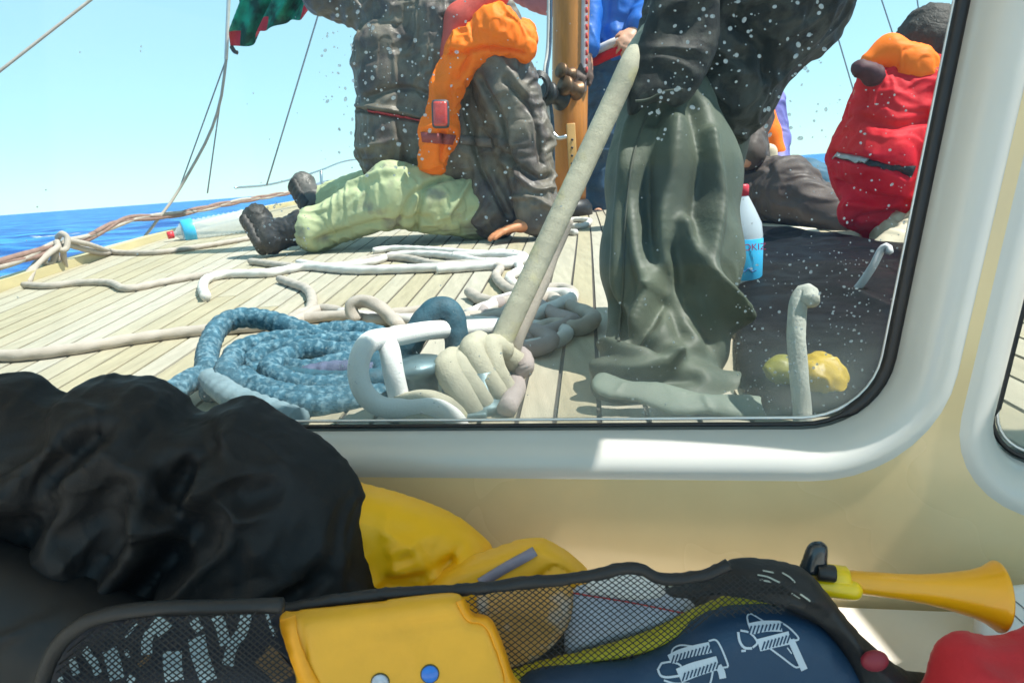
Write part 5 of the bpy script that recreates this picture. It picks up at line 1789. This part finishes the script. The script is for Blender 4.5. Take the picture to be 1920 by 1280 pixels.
# yellow dry bag and pouch
M_yel = mat('yellow coated fabric', (.95, .47, .003), .42, var=.06, vscale=8, bump=.0006, bscale=70, spec=.4)
M_yel2 = mat('amber coated fabric', (.86, .43, .012), .45, var=.06, vscale=8, bump=.0004, bscale=90)
M_amber = mat('orange piping', (.90, .36, .005), .45, var=.05)
V, Q = puff([(600, 880), (672, 904), (760, 928), (850, 964), (912, 1012), (930, 1045), (935, 1120), (820, 1150), (640, 1140), (590, 1000)], .585, R(14), .045, Tb=.03, Redge=.035, h=.0035, amp=.0045, freq=16, seed=12,
            lines=[(((750, 1010), (780, 1000), (800, 1020)), .006, .006), (((740, 1060), (790, 1058), (850, 1030)), -.008, .005), (((868, 1010), (840, 1050), (806, 1090)), -.008, .004), (((760, 1040), (800, 1035), (830, 1060)), .006, .006), (((735, 1075), (790, 1080), (806, 1090)), -.008, .005)])
tag(obj('dry_bag', V, Q, M_yel), 'bright yellow dry bag behind the black jacket under the window', 'bag')
V, Q = puff([(790, 1120), (815, 1080), (860, 1052), (920, 1030), (1000, 1007), (1048, 1024), (1080, 1048), (1104, 1072), (1120, 1110), (1080, 1160), (800, 1160)], .545, R(16), .022, Tb=.015, Redge=.012, h=.003, amp=.0012, freq=14, seed=14,
            lines=[(((985, 1092), (1020, 1062), (1042, 1052), (1078, 1072)), -.0045, .0022)])
pb2 = obj('yellow_pouch', V, Q, M_yel2)
tag(pb2, 'amber yellow pouch with a grey reflective stripe lying right of the dry bag', 'pouch')
b_ = bvh_of(V, Q)
V, Fl = ribbon_on(b_, [(900, 1092), (950, 1062), (1003, 1034)], .0085, .0008, .0008)
obj('reflective_stripe', V, Fl, mat('grey lilac stripe', (.24, .22, .29), .4), pb2)

# big mesh bag: rim, dark side, netting
M_trim = mat('black bag trim', (.010, .010, .012), .55, var=.2, bump=.0004, bscale=300)
mbag = empty('mesh_bag', tuple(P(1200, 1300, .46)))
tag(mbag, 'long black mesh bag in the foreground with things showing through its net', 'bag')
rim_px = [(380, 1142), (540, 1133), (700, 1108), (880, 1098), (1080, 1076), (1170, 1058), (1205, 1062), (1235, 1078), (1300, 1076), (1335, 1066), (1366, 1050)]
V, Fl = tube_mesh(spline([P(a, b + 6, .452) for a, b in rim_px], n=120), .0044, 10)
V = V + .0012 * crumple(V, 60, 2)[:, None] * np.array([0, 0, 1])
obj('rim', V, Fl, M_trim, mbag)
V, Q = puff([(1352, 1062), (1366, 1050), (1420, 1046), (1500, 1062), (1545, 1105), (1605, 1180), (1690, 1252), (1745, 1262), (1850, 1278), (1990, 1310), (1990, 1400), (1560, 1400), (1600, 1290), (1555, 1190), (1480, 1142), (1400, 1120), (1330, 1112), (1290, 1120), (1240, 1108), (1300, 1088)],
            .462, R(14), .020, Tb=.012, Redge=.016, h=.0028, amp=.0035, freq=22, seed=19,
            lines=[(((1380, 1070), (1440, 1075), (1500, 1110)), .004, .004), (((1400, 1105), (1480, 1110), (1540, 1150)), -.005, .004), (((1560, 1150), (1620, 1230), (1700, 1290)), .003, .005)])
sp_ = obj('side_panel', V, Q, M_trim, mbag)
sb_ = bvh_of(V, Q)


def print_lines(bv, lines, w, m, name, parent, lift=.0005, label=None):
    parts = []
    for l in lines:
        ww = l[1] if isinstance(l[1], float) else w
        pts = l[0] if isinstance(l[1], float) else l
        try:
            parts.append(ribbon_on(bv, pts, ww, lift, .0003, n=max(6, len(pts) * 4)))
        except Exception:
            pass
    V, Fl = join(parts)
    return obj(name, V, Fl, m, parent, smooth=False)


M_pw = mat('white print', (.55, .60, .68), .6)
print_lines(sb_, [[(1420, 1078), (1440, 1082), (1462, 1092)], [(1424, 1086), (1446, 1090)], [(1466, 1074), (1480, 1082), (1490, 1092)], [(1484, 1110), (1500, 1120)], [(1500, 1112), (1520, 1126)], [(1430, 1070), (1450, 1074)]], .0012, mat('pale lettering', (.45, .47, .42), .6), 'faded_print', sp_)
V, Q = blob([('e', P(1640, 1238, .44), (.010, .006, .008))], .0015, .002)
obj('red_tag', V, Q, mat('dull red plastic', (.22, .015, .03), .5), mbag)

# things inside the big mesh bag
V, Q = puff([(955, 1330), (975, 1272), (1010, 1252), (1100, 1243), (1180, 1234), (1250, 1205), (1300, 1160), (1350, 1138), (1410, 1130), (1480, 1138), (1550, 1175), (1610, 1250), (1640, 1330)], .474, R(14), .026, Tb=.012, Redge=.022, h=.003, amp=.0012, freq=12, seed=23)
nav = obj('folder', V, Q, mat('navy coated cloth', (.012, .045, .10), .55, var=.15, vscale=12, bump=.0004, bscale=300))
tag(nav, 'navy blue folder with white rope drawings inside the mesh bag', 'folder')
nb = bvh_of(V, Q)
Z5 = lambda x, y: (1180 + x / 3.5556, 1100 + y / 3.5556)


def z5(l):
    return [Z5(*a) for a in l]


thin, thick = .0012, .0042
pl_ = [
    (z5([(795, 255), (785, 200), (810, 182), (870, 215), (900, 235)]), thin), (z5([(800, 280), (900, 262), (1010, 262)]), .0080),
    (z5([(860, 385), (960, 360), (1070, 335)]), .0088), (z5([(1000, 232), (1060, 270), (1120, 330), (1118, 352), (1060, 350)]), .0013),
    (z5([(1075, 350), (1120, 450), (1165, 548)]), .0050), (z5([(935, 405), (1010, 460), (1105, 530), (1140, 520)]), .0013), (z5([(1050, 400), (1080, 440)]), .0009),
    (z5([(725, 300), (735, 360), (765, 400), (815, 405)]), .0018), (z5([(740, 290), (790, 300), (830, 330), (850, 370), (820, 400)]), .0014), (z5([(745, 422), (775, 420)]), .0016),
    (z5([(285, 470), (290, 420), (340, 390), (420, 395)]), thin), (z5([(270, 485), (340, 450), (430, 425), (540, 400)]), .0075), (z5([(330, 590), (440, 545), (590, 500)]), .0100),
    (z5([(530, 360), (575, 352), (610, 400), (655, 515), (640, 530), (600, 535)]), .0013), (z5([(590, 520), (612, 560), (622, 605)]), .0050), (z5([(555, 560), (545, 610), (530, 660)]), .0013),
    (z5([(190, 545), (210, 590), (260, 600), (330, 590)]), .0016), (z5([(215, 510), (280, 500), (340, 520), (350, 560)]), .0014), (z5([(195, 545), (215, 510)]), .0014), (z5([(230, 620), (300, 640), (400, 640)]), .0014),
]
pr_o = print_lines(nb, pl_, thin, M_pw, 'drawing', nav)
# hatching gaps inside thick bands, as darker strokes
ht = []
for (ax0, ay0, ax1, ay1, n_) in ((790, 300, 1020, 280, 9), (880, 400, 1070, 350, 8), (280, 500, 550, 415, 11), (350, 610, 600, 520, 10)):
    for k in range(n_):
        t = (k + .5) / n_
        x, y = ax0 + (ax1 - ax0) * t, ay0 + (ay1 - ay0) * t - 8
        ht.append(([Z5(x - 10, y + 26), Z5(x + 10, y - 30)], .0011))
V, Fl = join([ribbon_on(nb, l, w, .0009, .0003, n=5) for l, w in ht])
obj('hatching', V, Fl, mat('navy print', (.012, .045, .10), .6), nav, smooth=False, kind='stuff')

V, Q = puff([(945, 1262), (1000, 1242), (1120, 1212), (1220, 1180), (1300, 1140), (1390, 1108), (1480, 1112), (1490, 1135), (1400, 1138), (1320, 1160), (1250, 1205), (1180, 1228), (1080, 1245), (960, 1285)], .485, R(14), .012, Tb=.008, Redge=.012, h=.0028, amp=.001, freq=14)
tag(obj('webbing_strap', V, Q, mat('mustard webbing', (.50, .42, .02), .7, var=.12, vscale=20, bump=.0006, bscale=300)), 'mustard yellow webbing band along the top of the navy folder', 'strap')
V, Q = puff([(890, 1120), (950, 1108), (1060, 1095), (1075, 1130), (1060, 1180), (1010, 1230), (950, 1250), (920, 1190)], .50, R(14), .016, Tb=.01, Redge=.02, h=.003, amp=.004, freq=26, seed=2)
tag(obj('brown_pouch', V, Q, mat('tan orange fabric', (.52, .28, .07), .7, var=.2, vscale=20, color2=(.50, .45, .42), c2scale=24, c2lo=.5, c2hi=.6)), 'tan orange pouch seen through the net right of the yellow case', 'pouch')
V, Q = puff([(1070, 1108), (1130, 1088), (1230, 1098), (1300, 1130), (1290, 1165), (1200, 1190), (1110, 1215), (1060, 1225), (1060, 1160)], .503, R(14), .012, Tb=.01, Redge=.02, h=.003, amp=.003, freq=24, seed=5)
pp = obj('paper_packet', V, Q, mat('blue grey paper', (.42, .46, .56), .7, var=.15, vscale=18))
tag(pp, 'pale blue grey paper packet seen through the net', 'packet')
V, Fl = ribbon_on(bvh_of(V, Q), [(1075, 1112), (1130, 1120), (1200, 1132), (1285, 1150)], .0011, .0005, .0008)
obj('red_thread', V, Fl, mat('red cord', (.55, .05, .05), .7), pp)
V, Q = puff([(1095, 1105), (1120, 1082), (1180, 1076), (1235, 1086), (1250, 1108), (1215, 1124), (1140, 1118)], .49, R(14), .012, Tb=.01, Redge=.02, h=.0028, amp=.002, freq=24, seed=6)
tag(obj('tissue', V, Q, mat('white tissue', (.74, .74, .74), .8, var=.08)), 'white crumpled tissue seen through the net below the bag rim', 'tissue')
V, Q = puff([(1250, 1098), (1300, 1085), (1370, 1078), (1360, 1100), (1300, 1108), (1262, 1112)], .485, R(14), .008, Tb=.006, Redge=.01, h=.0025, amp=.002, freq=24, seed=7)
tag(obj('cord_bundle', V, Q, mat('olive white cord', (.42, .43, .36), .8, var=.3, vscale=50)), 'olive white bundle of cord near the rim of the mesh bag, right of the tissue', 'cord')
V, Q = puff([(870, 1110), (1080, 1085), (1360, 1075), (1500, 1100), (1600, 1300), (900, 1330)], .535, R(14), .006, Tb=.006, Redge=.01, h=.004)
obj('back_panel', V, Q, mat('dark inner cloth', (.05, .045, .04), .8), mbag)


def inside(poly, x, y):
    r_ = False
    n = len(poly)
    for i in range(n):
        (x0, y0), (x1, y1) = poly[i], poly[(i + 1) % n]
        if (y0 > y) != (y1 > y) and x < x0 + (y - y0) / (y1 - y0) * (x1 - x0):
            r_ = not r_
    return r_


def netting(name, poly, depth, parent, pitch=8.6, r=.00042, ang=(38, -38), m=None, jig=.6):
    """crossing strands woven as one net, on a gently bulging sheet"""
    xs, ys_ = [p[0] for p in poly], [p[1] for p in poly]
    cx, cy = (min(xs) + max(xs)) / 2, (min(ys_) + max(ys_)) / 2
    rad = math.hypot(max(xs) - min(xs), max(ys_) - min(ys_)) / 2
    parts = []
    for ai, a in enumerate(ang):
        ca, sa = math.cos(R(a)), math.sin(R(a))
        k = -rad
        while k < rad:
            run = []
            t = -rad
            while t <= rad:
                w = 2.2 * math.sin(t * .021 + k * .013) + 1.6 * math.sin(k * .05)
                x, y = cx + ca * t - sa * (k + w), cy + sa * t + ca * (k + w)
                if inside(poly, x, y):
                    dd = depth + .004 * math.sin(x * .012) + .003 * math.cos(y * .03) + (.0004 if ai else 0)
                    run.append(P(x, y, dd))
                else:
                    if len(run) > 2:
                        parts.append(tube_mesh(np.array(run), r, 4, caps=False))
                    run = []
                t += 13
            if len(run) > 2:
                parts.append(tube_mesh(np.array(run), r, 4, caps=False))
            k += pitch
    V, Fl = join(parts)
    o = obj(name, V, Fl, m or M_trim, parent, smooth=False)
    o['kind'] = 'stuff'
    return o


netting('netting', [(860, 1112), (1080, 1085), (1170, 1068), (1235, 1086), (1350, 1070), (1500, 1090), (1480, 1150), (1330, 1160), (1250, 1212), (1180, 1238), (1000, 1258), (960, 1290), (900, 1180)], .452, mbag)

# small mesh bag at the left with a patterned cloth
lbag = empty('mesh_bag', tuple(P(300, 1300, .45)))
tag(lbag, 'small black mesh bag at the lower left holding a navy and white patterned cloth', 'bag')
V, Fl = tube_mesh(spline([P(a, b, .424) for a, b in [(70, 1330), (82, 1270), (105, 1215), (150, 1172), (210, 1150), (300, 1140), (400, 1138), (530, 1134)]], n=80), .0052, 10)
obj('rim', V, Fl, M_trim, lbag)
V, Q = puff([(90, 1330), (100, 1262), (140, 1195), (200, 1165), (300, 1150), (400, 1146), (560, 1140), (600, 1200), (620, 1330)], .445, R(14), .014, Tb=.01, Redge=.03, h=.003, amp=.002, freq=22, seed=31)
cl = obj('patterned_cloth', V, Q, mat('very dark navy cloth', (.008, .012, .026), .7, var=.2, vscale=20))
tag(cl, 'navy cloth printed with white strokes inside the small mesh bag', 'cloth')
cb = bvh_of(V, Q)
Z6 = lambda x, y: (60 + x / 3.4286, 1100 + y / 3.4286)
st_ = [([(840, 200), (790, 260), (745, 330), (740, 430)], .0075), ([(880, 220), (800, 300)], .0090), ([(905, 410), (905, 500), (920, 600)], .0130), ([(1060, 320), (1080, 430), (1140, 600)], .0120),
       ([(1190, 190), (1220, 260), (1245, 370)], .0075), ([(1380, 180), (1350, 290), (1290, 380), (1260, 500)], .0085), ([(1180, 175), (1300, 172), (1410, 178)], .0020), ([(500, 400), (530, 500), (550, 590)], .0100),
       ([(340, 400), (400, 480), (430, 560)], .0060), ([(260, 460), (290, 560)], .0060), ([(610, 400), (620, 450)], .0030), ([(1510, 170), (1535, 250), (1560, 310)], .0020), ([(600, 320), (680, 240)], .0022), ([(180, 580), (200, 610)], .004),
       ([(1040, 210), (1080, 280)], .0060), ([(620, 580), (660, 600)], .005)]
V, Fl = join([ribbon_on(cb, [Z6(*a) for a in l], w, .0004, .0003, n=14) for l, w in st_])
obj('print', V, Fl, mat('pale blue print', (.42, .55, .62), .7, var=.2, vscale=60), cl, smooth=False)
V, Fl = join([ribbon_on(cb, [Z6(*a) for a in l], w, .0005, .0003, n=10) for l, w in [([(1480, 430), (1560, 500), (1640, 590)], .016), ([(690, 500), (760, 440)], .003)]])
obj('tan_print', V, Fl, mat('tan print', (.22, .13, .06), .7, var=.2), cl, smooth=False, kind='stuff')
netting('netting', [(100, 1290), (110, 1240), (150, 1190), (210, 1165), (300, 1152), (518, 1146), (528, 1205), (552, 1262), (566, 1290)], .421, lbag, pitch=9.0, r=.0006)

# amber map case in front
V, Q = puff([(524, 1152), (560, 1144), (640, 1136), (760, 1120), (835, 1111), (868, 1118), (885, 1152), (918, 1158), (938, 1195), (955, 1250), (975, 1340), (590, 1340), (556, 1260), (535, 1200)], .436, R(14), .012, Tb=.008, Redge=.010, h=.0026, amp=.0010, freq=12, seed=37,
            lines=[(((572, 1150), (582, 1210), (600, 1260), (630, 1300)), -.0018, .0022), (((760, 1165), (800, 1160), (860, 1150)), -.0016, .004)])
case = obj('map_case', V, Q, mat('golden coated fabric', (.74, .36, .015), .42, var=.10, vscale=10, bump=.0003, bscale=120))
tag(case, 'golden yellow flap case with orange piping and two round studs in the foreground', 'case')
kb2 = bvh_of(V, Q)
for l, w in (([(540, 1160), (550, 1205), (572, 1262), (595, 1300)], .0105), ([(862, 1126), (880, 1156), (912, 1166), (932, 1205), (948, 1252), (960, 1300)], .0085)):
    V, Fl = ribbon_on(kb2, l, w, .0003, .0010)
    obj('piping', V, Fl, M_amber, case)
for (x, y, m, rr) in ((806, 1262, mat('blue stud', (.01, .16, .62), .35, coat=.4), .0058), (713, 1278, mat('grey badge', (.38, .42, .50), .4, metal=.3, var=.3, vscale=90), .0058)):
    h_, n_ = cast(kb2, x, y)
    V, Fl = lathe_mesh(h_, [(0, rr * 1.0), (.0012, rr * 1.0), (.0016, rr * .92), (.0016, .0)], n_, 28)
    s_ = obj('stud', V, Fl, m, case)
    V, Fl = lathe_mesh(h_, [(0, rr * 1.12), (.0008, rr * 1.12), (.0008, rr * 1.0)], n_, 28)
    obj('stud_rim', V, Fl, mat('dark green rim', (.05, .06, .03), .5), s_)

# signal horn
ha, hb = P(1556, 1086, .505), P(1868, 1117, .480)
hx = (hb - ha) / np.linalg.norm(hb - ha)
HL = np.linalg.norm(hb - ha)
horn = empty('signal_horn', tuple(ha))
tag(horn, 'yellow plastic signal horn with a flared bell lying on the mesh bag at the right', 'horn')
M_horn = mat('orange yellow plastic', (.92, .40, .005), .30, var=.03, coat=.4)
prof = [(0, .0085), (.10, .0088), (.25, .0092), (.42, .0098), (.55, .0110), (.68, .0132), (.78, .0158), (.86, .0180), (.93, .0212), (.975, .0246), (1.0, .0268)]
V1, F1 = lathe_mesh(ha, [(z * HL, r_) for z, r_ in prof] + [(HL + .001, .0266), (HL, .0255)] + [(z * HL, r_ - .0013) for z, r_ in prof[::-1]], hx, 40)
obj('bell', V1, F1, M_horn, horn)
V, Fl = lathe_mesh(ha - hx * .002, [(0, 0), (0, .0115), (.002, .0122), (.014, .0118), (.016, .0095)], hx, 32)
obj('collar', V, Fl, mat('bright yellow plastic', (.95, .62, .005), .3, coat=.4), horn)
V, Q = blob([('c', P(1530, 1098, .500), P(1598, 1106, .494), .0075, .0078, .003)], .0014, .003)
obj('reed_tube', V, Q, MATS['bright yellow plastic'], horn)
V, Fl = lathe_mesh(P(1532, 1072, .498), [(0, 0), (0, .0062), (.001, .0066), (.0125, .0066), (.0135, .006), (.0135, 0)], hx, 24)
obj('black_band', V, Fl, M_black, horn)
V, Q = puff([(1500, 1075), (1506, 1045), (1516, 1022), (1532, 1014), (1549, 1020), (1550, 1045), (1546, 1075)], .505, R(8), .007, Tb=.005, Redge=.006, h=.0016)
obj('thumb_clip', V, Q, mat('glossy black plastic', (.02, .03, .04), .18, coat=.5), horn)

# red cloth, paper roll
V, Q = puff([(1728, 1340), (1738, 1262), (1752, 1214), (1776, 1190), (1806, 1182), (1840, 1190), (1875, 1190), (1910, 1180), (1980, 1160), (1990, 1340)], .44, R(14), .030, Tb=.012, Redge=.025, h=.003, amp=.003, freq=14, seed=51,
            lines=[(((1790, 1200), (1830, 1215), (1900, 1208), (1960, 1200)), -.006, .005), (((1850, 1196), (1900, 1190), (1960, 1178)), .005, .005), (((1745, 1260), (1790, 1230), (1830, 1240)), .005, .007)])
tag(obj('red_cloth', V, Q, mat('red cotton', (.50, .004, .012), .65, var=.1, vscale=14, sheen=.2, bump=.0004, bscale=300)), 'folded bright red cloth in the bottom right corner', 'cloth')
V, Q = puff([(1835, 1118), (1870, 1102), (1990, 1100), (1990, 1215), (1840, 1215)], .53, R(35), .008, Tb=.006, Redge=.008, h=.0025, amp=.001, freq=12)
pg = obj('chart_sheet', V, Q, mat('white sheet', (.72, .71, .68), .6, var=.06))
tag(pg, 'pale printed sheet behind the horn bell at the right edge', 'paper')
try:
    V, Fl = join([ribbon_on(bvh_of(V, Q), l, .0008, .0004, .0003, n=12) for l in ([(1866, 1125), (1890, 1142), (1918, 1168)], [(1880, 1118), (1905, 1128), (1930, 1150)], [(1872, 1170), (1880, 1160), (1890, 1172), (1900, 1160)])])
    obj('pen_line', V, Fl, mat('grey ink', (.15, .15, .16), .6), pg)
except Exception:
    pass

# salt specks and droplets on the big pane
def specks():
    rg_ = np.random.default_rng(5)
    oct_v = []
    for k in range(8):
        a = k * math.pi / 4
        oct_v.append((math.cos(a), math.sin(a)))
    V, Fl = [], []
    regs = [((1380, 1640, 470, 780), 260, 1.0), ((600, 880, 0, 330), 190, 1.35), ((1200, 1550, 0, 260), 150, 1.35), ((850, 1040, 100, 420), 60, 1.1), ((1570, 1750, 160, 430), 95, .9), ((450, 580, 380, 480), 40, 1.0),
            ((1130, 1380, 560, 800), 60, .8), ((560, 1000, 640, 800), 90, .8), ((0, 1750, 0, 800), 150, .8), ((1380, 1560, 300, 480), 30, .8), ((1570, 1700, 440, 600), 50, .7)]
    for (x0, x1, y0, y1), n, s in regs:
        for _ in range(n):
            x, y = rg_.uniform(x0, x1), rg_.uniform(y0, y1)
            c = W(x, y, .0163)
            if c[0] > .37 or c[2] < -.255:
                continue
            r_ = s * (.0004 + .0011 * rg_.random() ** 2.2)
            asp = rg_.uniform(.7, 1.5)
            rot = rg_.uniform(0, 3.14)
            b = len(V)
            for lv, hh in ((1.0, 0), (.7, .45), (0, .6)):
                if lv == 0:
                    V.append(c + np.array([0, hh * r_, 0]))
                else:
                    for u, v in oct_v:
                        u2, v2 = u * asp, v
                        uu, vv = u2 * math.cos(rot) - v2 * math.sin(rot), u2 * math.sin(rot) + v2 * math.cos(rot)
                        V.append(c + np.array([uu * r_ * lv, -WK * uu * r_ * lv + hh * r_, vv * r_ * lv]))
            for k in range(8):
                k2 = (k + 1) % 8
                Fl += [(b + k, b + k2, b + 8 + k2, b + 8 + k), (b + 8 + k, b + 8 + k2, b + 16)]
            Fl.append(tuple(b + k for k in range(7, -1, -1)))
    m = bpy.data.materials.new('salt drop')
    m.use_nodes = True
    N, L = m.node_tree.nodes, m.node_tree.links
    b = N['Principled BSDF']
    b.inputs['Base Color'].default_value = (.8, .82, .84, 1)
    b.inputs['Roughness'].default_value = .3
    t = N.new('ShaderNodeBsdfTranslucent')
    t.inputs[0].default_value = (.85, .87, .9, 1)
    tp = N.new('ShaderNodeBsdfTransparent')
    a = N.new('ShaderNodeMixShader')
    a.inputs[0].default_value = .5
    L.new(b.outputs[0], a.inputs[1])
    L.new(t.outputs[0], a.inputs[2])
    a2 = N.new('ShaderNodeMixShader')
    a2.inputs[0].default_value = .5
    L.new(tp.outputs[0], a2.inputs[1])
    L.new(a.outputs[0], a2.inputs[2])
    L.new(a2.outputs[0], N['Material Output'].inputs[0])
    o = obj('droplets', V, Fl, m, win_root)
    o['kind'] = 'stuff'


specks()
for o in bpy.data.objects:
    if '_o' in o:
        del o['_o']
